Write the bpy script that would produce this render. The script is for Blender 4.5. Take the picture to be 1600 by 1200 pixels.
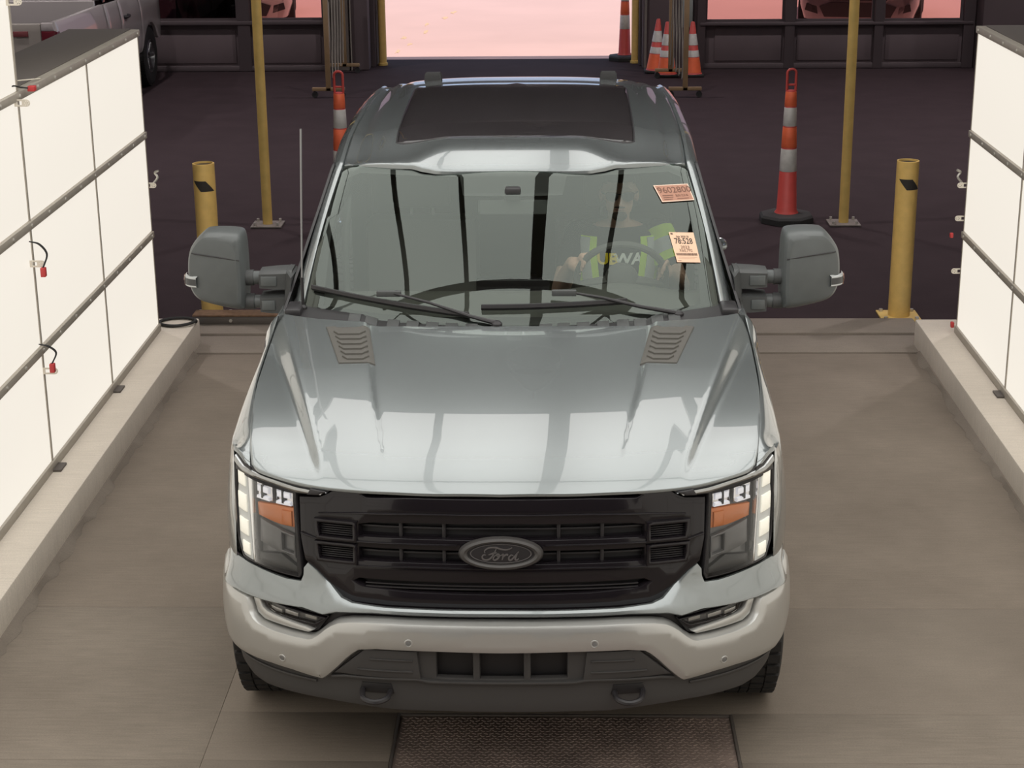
import bpy, bmesh, math, random
from mathutils import Vector, Matrix
from mathutils.geometry import delaunay_2d_cdt
random.seed(7)
sc = bpy.context.scene
for o in list(bpy.data.objects): bpy.data.objects.remove(o)
COL = sc.collection

# ------------------------------------------------------------------ camera
F_PX, PITCH, YAW, ROLL = 2740.0, .3155, .0273, -.0090
CAM = Vector((.191, -5.38, 3.317))
cd = bpy.data.cameras.new('camera'); cam = bpy.data.objects.new('camera', cd); COL.objects.link(cam)
fw = Vector((-math.sin(YAW)*math.cos(PITCH), math.cos(YAW)*math.cos(PITCH), -math.sin(PITCH)))
rt = Vector((math.cos(YAW), math.sin(YAW), 0)); up = rt.cross(fw)
r2 = rt*math.cos(ROLL) + up*math.sin(ROLL); u2 = -rt*math.sin(ROLL) + up*math.cos(ROLL)
m = Matrix((r2, u2, -fw)).transposed().to_4x4(); m.translation = CAM
cam.matrix_world = m
cd.sensor_fit = 'HORIZONTAL'; cd.sensor_width = 36.0; cd.lens = 36.0*F_PX/1600.0
cd.clip_start = .1; cd.clip_end = 300
sc.camera = cam

# ------------------------------------------------------------------ world, sun, exposure
w = bpy.data.worlds.new('sky'); sc.world = w; w.use_nodes = True
wb = w.node_tree.nodes['Background']; wb.inputs[0].default_value = (.62, .74, 1.0, 1); wb.inputs[1].default_value = .75
sd = bpy.data.lights.new('sun', 'SUN'); sun = bpy.data.objects.new('sun', sd); COL.objects.link(sun)
sd.energy = 4.0; sd.angle = .0093; sd.color = (1, .93, .84)
sun.rotation_euler = (math.radians(3), math.radians(22), 0); sun.location = (0, 30, 20)
sc.view_settings.view_transform = 'Standard'; sc.view_settings.look = 'None'
sc.view_settings.exposure = 0.0; sc.view_settings.gamma = 1.0
sc.view_settings.use_curve_mapping = False
WALL_LIGHT = .86      # radiance of the wall light panels
CEIL_LIGHT = 2.2     # radiance of the canopy light panels

# ------------------------------------------------------------------ materials
MATS = {}
def nt(name):
    mt = bpy.data.materials.new(name); mt.use_nodes = True; MATS[name] = mt
    return mt, mt.node_tree, mt.node_tree.nodes['Principled BSDF']
def mat(name, col, rough=.5, metal=0, coat=0, coat_rough=.03, emit=None, estr=0, var=0, vscale=8, bump=0, bscale=60, stretch=(1,1,1), spec=.5, ior=1.5):
    mt, t, b = nt(name)
    b.inputs['Base Color'].default_value = (*col, 1); b.inputs['Roughness'].default_value = rough
    b.inputs['Metallic'].default_value = metal; b.inputs['Coat Weight'].default_value = coat
    b.inputs['Coat Roughness'].default_value = coat_rough; b.inputs['Specular IOR Level'].default_value = spec
    b.inputs['IOR'].default_value = ior
    if emit: b.inputs['Emission Color'].default_value = (*emit, 1); b.inputs['Emission Strength'].default_value = estr
    if var or bump:
        tc = t.nodes.new('ShaderNodeTexCoord'); mp = t.nodes.new('ShaderNodeMapping'); mp.inputs['Scale'].default_value = stretch
        t.links.new(tc.outputs['Object'], mp.inputs[0])
    if var:
        n = t.nodes.new('ShaderNodeTexNoise'); n.inputs['Scale'].default_value = vscale; n.inputs['Detail'].default_value = 6
        t.links.new(mp.outputs[0], n.inputs['Vector'])
        r = t.nodes.new('ShaderNodeMapRange'); r.inputs[1].default_value = .25; r.inputs[2].default_value = .75
        r.inputs[3].default_value = 1-var; r.inputs[4].default_value = 1+var
        t.links.new(n.outputs['Fac'], r.inputs[0])
        mx = t.nodes.new('ShaderNodeMix'); mx.data_type = 'RGBA'; mx.blend_type = 'MULTIPLY'; mx.inputs[0].default_value = 1
        mx.inputs[6].default_value = (*col, 1); t.links.new(r.outputs[0], mx.inputs[7])
        t.links.new(mx.outputs[2], b.inputs['Base Color'])
    if bump:
        n2 = t.nodes.new('ShaderNodeTexNoise'); n2.inputs['Scale'].default_value = bscale; n2.inputs['Detail'].default_value = 4
        t.links.new(mp.outputs[0], n2.inputs['Vector'])
        bp = t.nodes.new('ShaderNodeBump'); bp.inputs['Strength'].default_value = bump; bp.inputs['Distance'].default_value = .01
        t.links.new(n2.outputs['Fac'], bp.inputs['Height']); t.links.new(bp.outputs[0], b.inputs['Normal'])
    return mt
def glass(name, tint, ior, rough=0.0, refl=(.97, .98, .98)):
    mt = bpy.data.materials.new(name); mt.use_nodes = True; MATS[name] = mt; t = mt.node_tree; t.nodes.clear()
    o = t.nodes.new('ShaderNodeOutputMaterial'); mx = t.nodes.new('ShaderNodeMixShader')
    fr = t.nodes.new('ShaderNodeFresnel'); fr.inputs['IOR'].default_value = ior
    tr = t.nodes.new('ShaderNodeBsdfTransparent'); tr.inputs[0].default_value = (*tint, 1)
    gl = t.nodes.new('ShaderNodeBsdfGlossy'); gl.inputs[0].default_value = (*refl, 1); gl.inputs['Roughness'].default_value = rough
    t.links.new(fr.outputs[0], mx.inputs[0]); t.links.new(tr.outputs[0], mx.inputs[1]); t.links.new(gl.outputs[0], mx.inputs[2])
    t.links.new(mx.outputs[0], o.inputs[0])
    return mt
def concrete(name, col, dark, rough=.8, brush=.12, scale=1.0):
    mt, t, b = nt(name); b.inputs['Roughness'].default_value = rough; b.inputs['Specular IOR Level'].default_value = .25
    tc = t.nodes.new('ShaderNodeTexCoord')
    def noise(sc_, det, st=(1,1,1)):
        mp = t.nodes.new('ShaderNodeMapping'); mp.inputs['Scale'].default_value = st
        t.links.new(tc.outputs['Object'], mp.inputs[0])
        n = t.nodes.new('ShaderNodeTexNoise'); n.inputs['Scale'].default_value = sc_; n.inputs['Detail'].default_value = det; n.inputs['Roughness'].default_value = .62
        t.links.new(mp.outputs[0], n.inputs['Vector']); return n
    n1 = noise(1.3*scale, 7); n2 = noise(1.0*scale, 5, (6, 70, 6)); n3 = noise(140*scale, 3)
    cr = t.nodes.new('ShaderNodeValToRGB'); cr.color_ramp.elements[0].position = .3; cr.color_ramp.elements[1].position = .72
    cr.color_ramp.elements[0].color = (*dark, 1); cr.color_ramp.elements[1].color = (*col, 1)
    t.links.new(n1.outputs['Fac'], cr.inputs[0])
    def mul(a, n, amt):
        r = t.nodes.new('ShaderNodeMapRange'); r.inputs[1].default_value = .25; r.inputs[2].default_value = .75; r.inputs[3].default_value = 1-amt; r.inputs[4].default_value = 1+amt
        t.links.new(n.outputs['Fac'], r.inputs[0])
        mx = t.nodes.new('ShaderNodeMix'); mx.data_type = 'RGBA'; mx.blend_type = 'MULTIPLY'; mx.inputs[0].default_value = 1
        t.links.new(a, mx.inputs[6]); t.links.new(r.outputs[0], mx.inputs[7]); return mx.outputs[2]
    c = mul(mul(cr.outputs[0], n2, brush), n3, .10)
    t.links.new(c, b.inputs['Base Color'])
    bp = t.nodes.new('ShaderNodeBump'); bp.inputs['Strength'].default_value = .35; bp.inputs['Distance'].default_value = .004
    t.links.new(n2.outputs['Fac'], bp.inputs['Height']); t.links.new(bp.outputs[0], b.inputs['Normal'])
    return mt

mat('paint', (.262, .286, .290), rough=.24, metal=.62, coat=1.0, coat_rough=.015, ior=1.6)
mat('bumper_paint', (.49, .49, .475), rough=.30, metal=.62, coat=.5, coat_rough=.05)
mat('chrome', (.78, .78, .78), rough=.10, metal=1)
mat('bezel_silver', (.52, .52, .50), rough=.32, metal=.5)
mat('brow_chrome', (.42, .43, .43), rough=.16, metal=1)
mat('lamp_frost', (.62, .64, .63), rough=.35)
mat('gloss_black', (.011, .009, .011), rough=.14, coat=.25, coat_rough=.03, spec=.3)
mat('satin_black', (.022, .020, .022), rough=.42)
mat('grille_mesh', (.012, .011, .012), rough=.5)
mat('emblem_rim', (.060, .056, .054), rough=.45, metal=.2)
mat('emblem_script', (.17, .16, .16), rough=.35, metal=.5)
mat('plastic', (0.06375, 0.0663, 0.0663), rough=.55, var=.08, vscale=30)
mat('mirror_plastic', (0.09775, 0.1062, 0.1062), rough=.42, var=.06, vscale=20)
mat('vent_plastic', (0.08625, 0.081, 0.07125), rough=.6)
mat('valance_plastic', (0.0468, 0.04446, 0.04368), rough=.5)
mat('rubber', (.022, .021, .021), rough=.75, bump=.2, bscale=90)
mat('rim_metal', (.30, .30, .31), rough=.3, metal=.9)
mat('interior', (.09, .085, .08), rough=.7)
mat('dash', (.13, .125, .115), rough=.6)
mat('headliner', (.20, .19, .18), rough=.9)
mat('seat_cloth', (.13, .12, .115), rough=.85)
glass('windshield_glass', (.86, .92, .87), 1.70, refl=(.90, 1.0, .93))
glass('tinted_glass', (.10, .11, .11), 1.6)
glass('door_glass', (.80, .84, .82), 1.5)
glass('sunroof_glass', (.74, .66, .67), 1.5)
glass('lens_clear', (.95, .95, .95), 1.22)
glass('window_glass', (.80, .62, .60), 1.30)
glass('window_dark', (.10, .07, .08), 1.35)
mat('lamp_housing', (.20, .20, .20), rough=.35, metal=.3)
mat('lamp_dark', (.05, .05, .05), rough=.3)
mat('lamp_reflector', (.85, .85, .88), rough=.12, metal=1)
mat('lamp_led', (.9, .9, .92), rough=.2, emit=(.93, .93, 1), estr=.35)
mat('lamp_drl', (.85, .85, .80), rough=.3, emit=(1, .93, .72), estr=.30)
mat('lamp_strip', (.55, .57, .57), rough=.25, metal=.3)
mat('lamp_amber', (.75, .24, .07), rough=.25, coat=.6)
mat('lamp_red', (.11, .014, .022), rough=.25)
mat('skin', (.62, .37, .28), rough=.5)
mat('hair', (.02, .015, .012), rough=.8)
mat('beard', (.05, .03, .02), rough=.8)
mat('lips', (.35, .14, .11), rough=.5)
mat('black_shirt', (.016, .016, .017), rough=.85)
mat('jeans', (.03, .04, .07), rough=.9)
mat('vest_lime', (.55, .80, .03), rough=.7, emit=(.5, .8, .03), estr=.0)
mat('vest_grey', (.45, .46, .46), rough=.4)
mat('shades', (.02, .02, .025), rough=.1)
mat('print_yellow', (.80, .60, .02), rough=.8)
mat('print_white', (.80, .80, .78), rough=.8)
mat('paper_tan', (.78, .52, .37), rough=.85)
mat('paper_brown', (.42, .22, .155), rough=.85)
mat('paper_edge', (.80, .62, .50), rough=.85)
mat('ink', (.03, .025, .022), rough=.8)
mat('ink_soft', (.16, .10, .075), rough=.8)
mat('ink_brown', (.17, .085, .06), rough=.8)
concrete('concrete', (0.2572, 0.2179, 0.1786), (0.1893, 0.1586, 0.1286))
concrete('concrete_dark', (0.247, 0.2067, 0.1687), (0.1786, 0.1474, 0.1193), brush=.08)
concrete('concrete_worn', (0.2356, 0.1991, 0.1634), (0.1824, 0.152, 0.1239), brush=.05)
concrete('curb_concrete', (0.6814, 0.6115, 0.5285), (0.5766, 0.5154, 0.4412), brush=.08)
concrete('sill_concrete', (0.255, 0.2167, 0.1827), (0.1955, 0.1658, 0.1403), brush=.06)
mat('asphalt', (.038, .0255, .029), rough=.9, var=.12, vscale=3, bump=.25, bscale=120, spec=.12)
mat('outside_ground', (.62, .40, .36), rough=.9, var=.05, vscale=.6)
mat('plate_steel', (0.224, 0.172, 0.148), rough=.5, metal=.1, var=.35, vscale=5)
mat('rust', (.16, .09, .05), rough=.8, var=.3, vscale=30)
mat('yellow_paint', (.76, .50, .16), rough=.45, var=.10, vscale=14)
mat('yellow_dull', (.66, .45, .14), rough=.5, var=.12, vscale=10)
mat('tan_steel', (.26, .17, .09), rough=.55, var=.1, vscale=10)
mat('lattice_steel', (.30, .27, .24), rough=.5)
mat('cone_orange', (.90, .17, .07), rough=.5, var=.08, vscale=14)
mat('cone_red', (.55, .07, .06), rough=.5, var=.08, vscale=14)
mat('reflective_white', (.62, .60, .57), rough=.4, var=.10, vscale=25)
mat('rail_metal', (0.391, 0.3527, 0.2975), rough=.5, metal=.1, var=.08, vscale=14)
mat('rail_dark', (.10, .085, .075), rough=.6)
mat('bolt_metal', (.60, .57, .52), rough=.35, metal=.6)
mat('tab_plastic', (.72, .66, .56), rough=.5)
mat('wire_black', (.02, .02, .02), rough=.6)
mat('connector_red', (.55, .05, .05), rough=.5)
mat('wall_dark', (.13, .098, .106), rough=.8, var=.10, vscale=2)
mat('wall_trim', (.09, .068, .074), rough=.7)
mat('steel_column', (.17, .145, .13), rough=.6, var=.12, vscale=5)
mat('frame_pale', (.55, .50, .56), rough=.5)
mat('roof_dark', (.10, .09, .09), rough=.9)
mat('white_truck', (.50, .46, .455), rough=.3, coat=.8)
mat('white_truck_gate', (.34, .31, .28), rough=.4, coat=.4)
mat('grey_car', (.22, .20, .21), rough=.3, metal=.4, coat=.8)
mat('pale_car', (.42, .36, .35), rough=.35, coat=.6)
mat('sign_red', (.20, .05, .055), rough=.6)
mat('line_yellow', (.66, .44, .27), rough=.9)
mat('light_panel', (.10, .10, .10), rough=.6, emit=(1.0, .93, .82), estr=WALL_LIGHT)
mat('ceiling_panel', (.10, .10, .10), rough=.6, emit=(1.0, .985, .945), estr=CEIL_LIGHT)
mat('box_grey', (.25, .27, .26), rough=.6)

# ------------------------------------------------------------------ mesh helpers
def link(o, parent=None):
    COL.objects.link(o)
    if parent is not None: o.parent = parent
    return o
def tag(o, label=None, cat=None, group=None, kind=None):
    if label: o['label'] = label
    if cat: o['category'] = cat
    if group: o['group'] = group
    if kind: o['kind'] = kind
    return o
def thing(name, loc=(0,0,0), label=None, cat=None, group=None, kind=None, rz=0):
    o = bpy.data.objects.new(name, None); link(o); o.location = loc; o.rotation_euler = (0, 0, rz); o.empty_display_size = .1
    return tag(o, label, cat, group, kind)
class MB:
    def __init__(s): s.v = []; s.f = []
    def add(s, vs, fs):
        n = len(s.v); s.v += [tuple(q) for q in vs]; s.f += [tuple(i+n for i in f) for f in fs]; return s
    def box(s, x0, x1, y0, y1, z0, z1, b=0):
        if b <= 0:
            vs = [(x, y, z) for x in (x0, x1) for y in (y0, y1) for z in (z0, z1)]
            return s.add(vs, [(0,1,3,2),(4,6,7,5),(0,4,5,1),(2,3,7,6),(0,2,6,4),(1,5,7,3)])
        bm = bmesh.new(); bmesh.ops.create_cube(bm, size=1)
        for q in bm.verts: q.co = Vector(((x0+x1)/2+q.co.x*(x1-x0), (y0+y1)/2+q.co.y*(y1-y0), (z0+z1)/2+q.co.z*(z1-z0)))
        bmesh.ops.bevel(bm, geom=bm.edges[:], offset=b, segments=2, affect='EDGES', profile=.5)
        bm.verts.index_update()
        s.add([tuple(q.co) for q in bm.verts], [[q.index for q in f.verts] for f in bm.faces]); bm.free(); return s
    def tube(s, pts, r, n=10, cap=True, closed=False):
        P = [Vector(q) for q in pts]; R = r if isinstance(r, (list, tuple)) else [r]*len(P)
        rings = []; prev = None
        for i, q in enumerate(P):
            a = P[i-1] if i or closed else P[i]; b = P[(i+1) % len(P)] if i < len(P)-1 or closed else P[i]
            d = (b-a).normalized()
            if prev is None: u = d.orthogonal().normalized()
            else: u = (prev - d*prev.dot(d)).normalized()
            prev = u; w_ = d.cross(u)
            rings.append([q + (u*math.cos(2*math.pi*k/n) + w_*math.sin(2*math.pi*k/n))*R[i] for k in range(n)])
        return s.loft(rings, True, cap and not closed, closed)
    def loft(s, rings, closed_ring=False, cap=False, closed_path=False):
        n = len(rings[0]); vs = [q for r in rings for q in r]; fs = []
        m_ = len(rings)
        for i in range(m_ if closed_path else m_-1):
            j = (i+1) % m_
            for k in range(n if closed_ring else n-1):
                l = (k+1) % n
                fs.append((i*n+k, i*n+l, j*n+l, j*n+k))
        if cap and closed_ring: fs += [tuple(range(n))[::-1], tuple((m_-1)*n+k for k in range(n))]
        return s.add(vs, fs)
    def lathe(s, prof, c=(0,0,0), n=24, axis='z', cap=True):
        rings = []
        for r, h in prof:
            ring = []
            for k in range(n):
                a = 2*math.pi*k/n; p_ = (r*math.cos(a), r*math.sin(a), h)
                if axis == 'x': p_ = (h, r*math.cos(a), r*math.sin(a))
                if axis == 'y': p_ = (r*math.cos(a), h, r*math.sin(a))
                ring.append((c[0]+p_[0], c[1]+p_[1], c[2]+p_[2]))
            rings.append(ring)
        return s.loft(rings, True, cap)
    def prism(s, poly, a0, a1, axis='y'):
        def mk(p_, h):
            return {'y': (p_[0], h, p_[1]), 'x': (h, p_[0], p_[1]), 'z': (p_[0], p_[1], h)}[axis]
        n = len(poly)
        return s.add([mk(q, a0) for q in poly]+[mk(q, a1) for q in poly],
                     [tuple(range(n)), tuple(range(2*n-1, n-1, -1))]+[(k, n+k, n+(k+1) % n, (k+1) % n) for k in range(n)])
    def ball(s, c, r, n=16, m_=10):
        rx, ry, rz = r if isinstance(r, (tuple, list)) else (r, r, r)
        rings = []
        for i in range(1, m_):
            t = math.pi*i/m_
            rings.append([(c[0]+rx*math.sin(t)*math.cos(2*math.pi*k/n), c[1]+ry*math.sin(t)*math.sin(2*math.pi*k/n), c[2]-rz*math.cos(t)) for k in range(n)])
        return s.loft(rings, True, True)
    def xform(s, fn): s.v = [tuple(fn(Vector(q))) for q in s.v]; return s
    def mesh(s, name, material, ang=35):
        me = bpy.data.meshes.new(name); me.from_pydata(s.v, [], s.f); me.validate()
        bm = bmesh.new(); bm.from_mesh(me); bmesh.ops.remove_doubles(bm, verts=bm.verts, dist=1e-5)
        bmesh.ops.recalc_face_normals(bm, faces=bm.faces); bm.to_mesh(me); bm.free()
        me.polygons.foreach_set('use_smooth', [True]*len(me.polygons)); me.set_sharp_from_angle(angle=math.radians(ang))
        me.materials.append(MATS[material]); return me
    def build(s, name, material, parent=None, ang=35):
        return link(bpy.data.objects.new(name, s.mesh(name, material, ang)), parent)
def inst(name, me, parent, loc=(0,0,0), rot=(0,0,0)):
    o = bpy.data.objects.new(name, me); link(o, parent); o.location = loc; o.rotation_euler = rot; return o
def copy_tree(o, parent=None):
    c = o.copy(); link(c, parent)
    for ch in list(o.children): copy_tree(ch, c)
    return c

def area(p_): return .5*sum(p_[i][0]*p_[(i+1) % len(p_)][1]-p_[(i+1) % len(p_)][0]*p_[i][1] for i in range(len(p_)))
def resample(p_, step):
    out = []
    for i in range(len(p_)):
        a = Vector(p_[i]); b = Vector(p_[(i+1) % len(p_)]); n = max(1, int(math.ceil((b-a).length/step)))
        out += [tuple(a+(b-a)*k/n) for k in range(n)]
    return out
def smooth_poly(p_, it=1, keep=math.radians(50)):
    """corner-cut the shallow corners of a polygon, keep the hard ones"""
    for _ in range(it):
        out = []; n = len(p_)
        for i in range(n):
            a, b, c = Vector(p_[i-1]), Vector(p_[i]), Vector(p_[(i+1) % n])
            d1, d2 = (b-a), (c-b)
            if d1.length < 1e-6 or d2.length < 1e-6: continue
            if d1.angle(d2) > keep: out.append(tuple(b))
            else: out += [tuple(b-d1*.25), tuple(b+d2*.25)]
        p_ = out
    return p_
def inset(p_, d):
    out = []; n = len(p_)
    for i in range(n):
        a, b, c = Vector(p_[i-1]), Vector(p_[i]), Vector(p_[(i+1) % n])
        d1 = (b-a).normalized(); d2 = (c-b).normalized()
        n1 = Vector((-d1.y, d1.x)); n2 = Vector((-d2.y, d2.x)); nn = n1+n2
        if nn.length < 1e-4: out.append(tuple(b)); continue
        nn.normalize(); k = max(.5, nn.dot(n1)); out.append(tuple(b+nn*d/k))
    return out
def pip(x, y, p_):
    c = False; n = len(p_); j = n-1
    for i in range(n):
        if (p_[i][1] > y) != (p_[j][1] > y) and x < (p_[j][0]-p_[i][0])*(y-p_[i][1])/(p_[j][1]-p_[i][1])+p_[i][0]: c = not c
        j = i
    return c
def patch(mb, outline, mp, thick=.01, bev=.003, step=.04, holes=(), closed=True):
    """a curved plate: 2D outline (with holes) mapped by mp(a, b, depth) -> 3D, rounded edge, real thickness"""
    loops = []
    for k, o in enumerate([outline]+list(holes)):
        o = list(o)
        if (area(o) < 0) != (k > 0): o = o[::-1]
        loops.append(resample(o, step))
    ins = [inset(l, bev) for l in loops]
    pts = [Vector(q) for l in ins for q in l]; edges = []; st = 0; starts = []
    for l in ins:
        n = len(l); starts.append(st); edges += [(st+i, st+(i+1) % n) for i in range(n)]; st += n
    xs = [q[0] for q in loops[0]]; ys = [q[1] for q in loops[0]]
    nb = list(pts)
    gx = min(xs)+step*.5; grid = {}
    for q in nb: grid.setdefault((int(q.x//step), int(q.y//step)), []).append(q)
    while gx < max(xs):
        gy = min(ys)+step*.5
        while gy < max(ys):
            if pip(gx, gy, ins[0]) and not any(pip(gx, gy, h) for h in ins[1:]):
                ci, cj = int(gx//step), int(gy//step)
                if all((q.x-gx)**2+(q.y-gy)**2 > (step*.55)**2 for a in (-1,0,1) for b in (-1,0,1) for q in grid.get((ci+a, cj+b), ())):
                    pts.append(Vector((gx, gy)))
            gy += step
        gx += step
    vo, eo, fo, *_ = delaunay_2d_cdt(pts, edges, [], 0, 1e-6)
    tri = []
    for f in fo:
        cx = sum(vo[i].x for i in f)/len(f); cy = sum(vo[i].y for i in f)/len(f)
        if pip(cx, cy, ins[0]) and not any(pip(cx, cy, h) for h in ins[1:]): tri.append(f)
    mb.add([mp(q.x, q.y, 0) for q in vo], tri)
    if closed: mb.add([mp(q.x, q.y, thick) for q in vo], [f[::-1] for f in tri])
    for l, i_ in zip(loops, ins):
        mid = [(a[0]*.7+b[0]*.3, a[1]*.7+b[1]*.3) for a, b in zip(l, i_)]
        rings = [[mp(a, b, 0) for a, b in i_], [mp(a, b, bev*.3) for a, b in mid], [mp(a, b, bev) for a, b in l], [mp(a, b, thick) for a, b in l]]
        if closed: rings.append([mp(a, b, thick) for a, b in i_])
        mb.loft(rings, True, False)
    return mb
def mirror(p_): return [(-a, b) for a, b in p_]
def both(half): return list(half)+[(-a, b) for a, b in reversed(half) if a > 1e-4]
def ell(cx, cy, a, b, n=40): return [(cx+a*math.cos(2*math.pi*k/n), cy+b*math.sin(2*math.pi*k/n)) for k in range(n)]
def interp(t, tab):
    if t <= tab[0][0]: return tab[0][1]
    for (a, x), (b, y) in zip(tab, tab[1:]):
        if t <= b: return x+(y-x)*(t-a)/(b-a)
    return tab[-1][1]
def spl(tab):
    """smooth interpolation through a table"""
    X = [a for a, _ in tab]; Y = [b for _, b in tab]; n = len(X)
    S = []
    for i in range(n):
        if i == 0: S.append((Y[1]-Y[0])/(X[1]-X[0]))
        elif i == n-1: S.append((Y[-1]-Y[-2])/(X[-1]-X[-2]))
        else:
            a = (Y[i]-Y[i-1])/(X[i]-X[i-1]); b = (Y[i+1]-Y[i])/(X[i+1]-X[i])
            S.append(0 if a*b <= 0 else 2*a*b/(a+b))
    def f(t):
        if t <= X[0]: return Y[0]+S[0]*(t-X[0])
        if t >= X[-1]: return Y[-1]+S[-1]*(t-X[-1])
        i = max(k for k in range(n-1) if X[k] <= t); h = X[i+1]-X[i]; u = (t-X[i])/h
        return (Y[i]*(1+2*u)*(1-u)**2+S[i]*h*u*(1-u)**2+Y[i+1]*u*u*(3-2*u)+S[i+1]*h*u*u*(u-1))
    return f
def sst(a, b, x):
    t = min(1, max(0, (x-a)/(b-a))); return t*t*(3-2*t)
def catmull(pts, n=24):
    P = [Vector(q) for q in pts]; P = [2*P[0]-P[1]]+P+[2*P[-1]-P[-2]]; out = []
    for i in range(1, len(P)-2):
        a, b, c, d = P[i-1:i+3]
        for k in range(n):
            t = k/n; out.append(.5*((2*b)+(c-a)*t+(2*a-5*b+4*c-d)*t*t+(3*b-3*c+d-a)*t**3))
    out.append(P[-2]); return out
def text_mesh(body, size=1.0, align='CENTER', bold=0.0):
    c = bpy.data.curves.new('txt', 'FONT'); c.body = body; c.size = size; c.align_x = align; c.align_y = 'CENTER'; c.resolution_u = 3; c.offset = bold
    o = bpy.data.objects.new('txt', c); COL.objects.link(o)
    dg = bpy.context.evaluated_depsgraph_get(); me = bpy.data.meshes.new_from_object(o.evaluated_get(dg))
    vs = [tuple(q.co) for q in me.vertices]; fs = [tuple(f.vertices) for f in me.polygons]
    bpy.data.objects.remove(o); bpy.data.curves.remove(c); bpy.data.meshes.remove(me)
    return vs, fs

# ================================================================== THE SETTING
def S(o): o['kind'] = 'structure'; return o
XL, XR = -2.155, 2.50                  # inner faces of the two kerbs
# ---- drive-through floor: cast slabs with joints between them
fl = S(thing('floor', label='brushed concrete floor of the drive-through lane between the kerbs', cat='floor'))
def slab(x0, x1, y0, y1, m_='concrete', top=0.0):
    MB().box(x0, x1, y0, y1, -.14, top, .0012).build('slab', m_, fl)
PX0, PX1, PY1 = -.417, .852, .657      # pit in the slab under the steel plate
g = .0006
slab(XL-.4, -1.12-g, -6.5, .31-g); slab(XL-.4, -1.12-g, .31+g, 1.62-g)
slab(-1.12+g, PX0-.012, -6.5, .31-g, 'concrete_worn'); slab(-1.12+g, PX0-.012, .31+g, PY1+.02, 'concrete_worn')
slab(PX1+.012, XR+.4, -6.5, .31-g, 'concrete'); slab(PX1+.012, XR+.4, .31+g, PY1+.02, 'concrete')
slab(-1.12+g, XR+.4, PY1+.02+g, 1.62-g, 'concrete_worn')
slab(XL-.4, XR+.4, 1.62+g, 5.40-g, 'concrete_dark')
slab(PX0-.012, PX1+.012, -6.5, PY1+.02, 'concrete_dark', top=-.03)
# sill strip of paler concrete at the end of the lane
si = S(MB().box(XL-.1, XR+.1, 5.40, 5.78, -.14, .012, .006).box(XL-.1, XR+.1, 5.78, 6.13, -.14, .03, .01).build('floor_sill', 'sill_concrete'))
tag(si, 'pale concrete sill strip where the lane meets the dark yard', 'sill')
af = S(MB().box(-14, 14, 6.13, 19.58, -.14, -.004).box(-14, XL-.41, -9, 6.13, -.14, -.004).box(XR+.41, 14, -9, 6.13, -.14, -.004).box(XL-.4, XR+.4, -9, -6.51, -.14, -.004).build('floor', 'asphalt'))
tag(af, 'dark asphalt floor of the wide hall behind the truck', 'floor')
og = S(MB().box(-30, 30, 19.58, 60, -.16, -.02).build('ground', 'outside_ground'))
tag(og, 'pale pink sunlit ground outside the far doorway', 'ground')
# worn yellow marks on the outside ground
for k, (x, y) in enumerate([(-2.16, 20.6), (-2.05, 21.4), (-2.2, 22.2), (-1.9, 23.0), (-1.98, 24.0), (-1.72, 24.9), (-1.62, 25.8)]):
    mbk = MB(); n = 9
    pl = [(x+.05*math.cos(6.28*i/n)*random.uniform(.2, 1.3), y+.28*math.sin(6.28*i/n)*random.uniform(.3, 1.2)) for i in range(n)]
    mbk.prism(pl, -.021, -.016, 'z').build('paint_mark', 'line_yellow', og)
# ---- kerbs
def kerb(nm, x0, x1, y1, lab):
    k = S(MB().box(x0, x1, -6.5, y1, -.1, .178, .012).build(nm, 'curb_concrete')); tag(k, lab, 'kerb'); return k
kerb('kerb', -2.72, XL, 5.63, 'long concrete kerb under the light wall at the left')
kerb('kerb', XR, 3.08, 5.58, 'long concrete kerb under the light wall at the right')
# ragged mortar line where the kerbs meet the floor
for sx, x in ((1, XL), (-1, XR)):
    mb = MB(); y = -4.5; top = []; 
    rows = []
    while y < 5.38:
        rows.append((y, random.uniform(.015, .055))); y += .07
    mb.loft([[(x-sx*.01, yy, .03), (x+sx*.008, yy, .028), (x+sx*ww, yy, .001)] for yy, ww in rows])
    o = S(mb.build('trim_1' if sx > 0 else 'trim_2', 'concrete_worn')); tag(o, 'ragged mortar line along the foot of the %s kerb' % ('left' if sx > 0 else 'right'), 'mortar')

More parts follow.
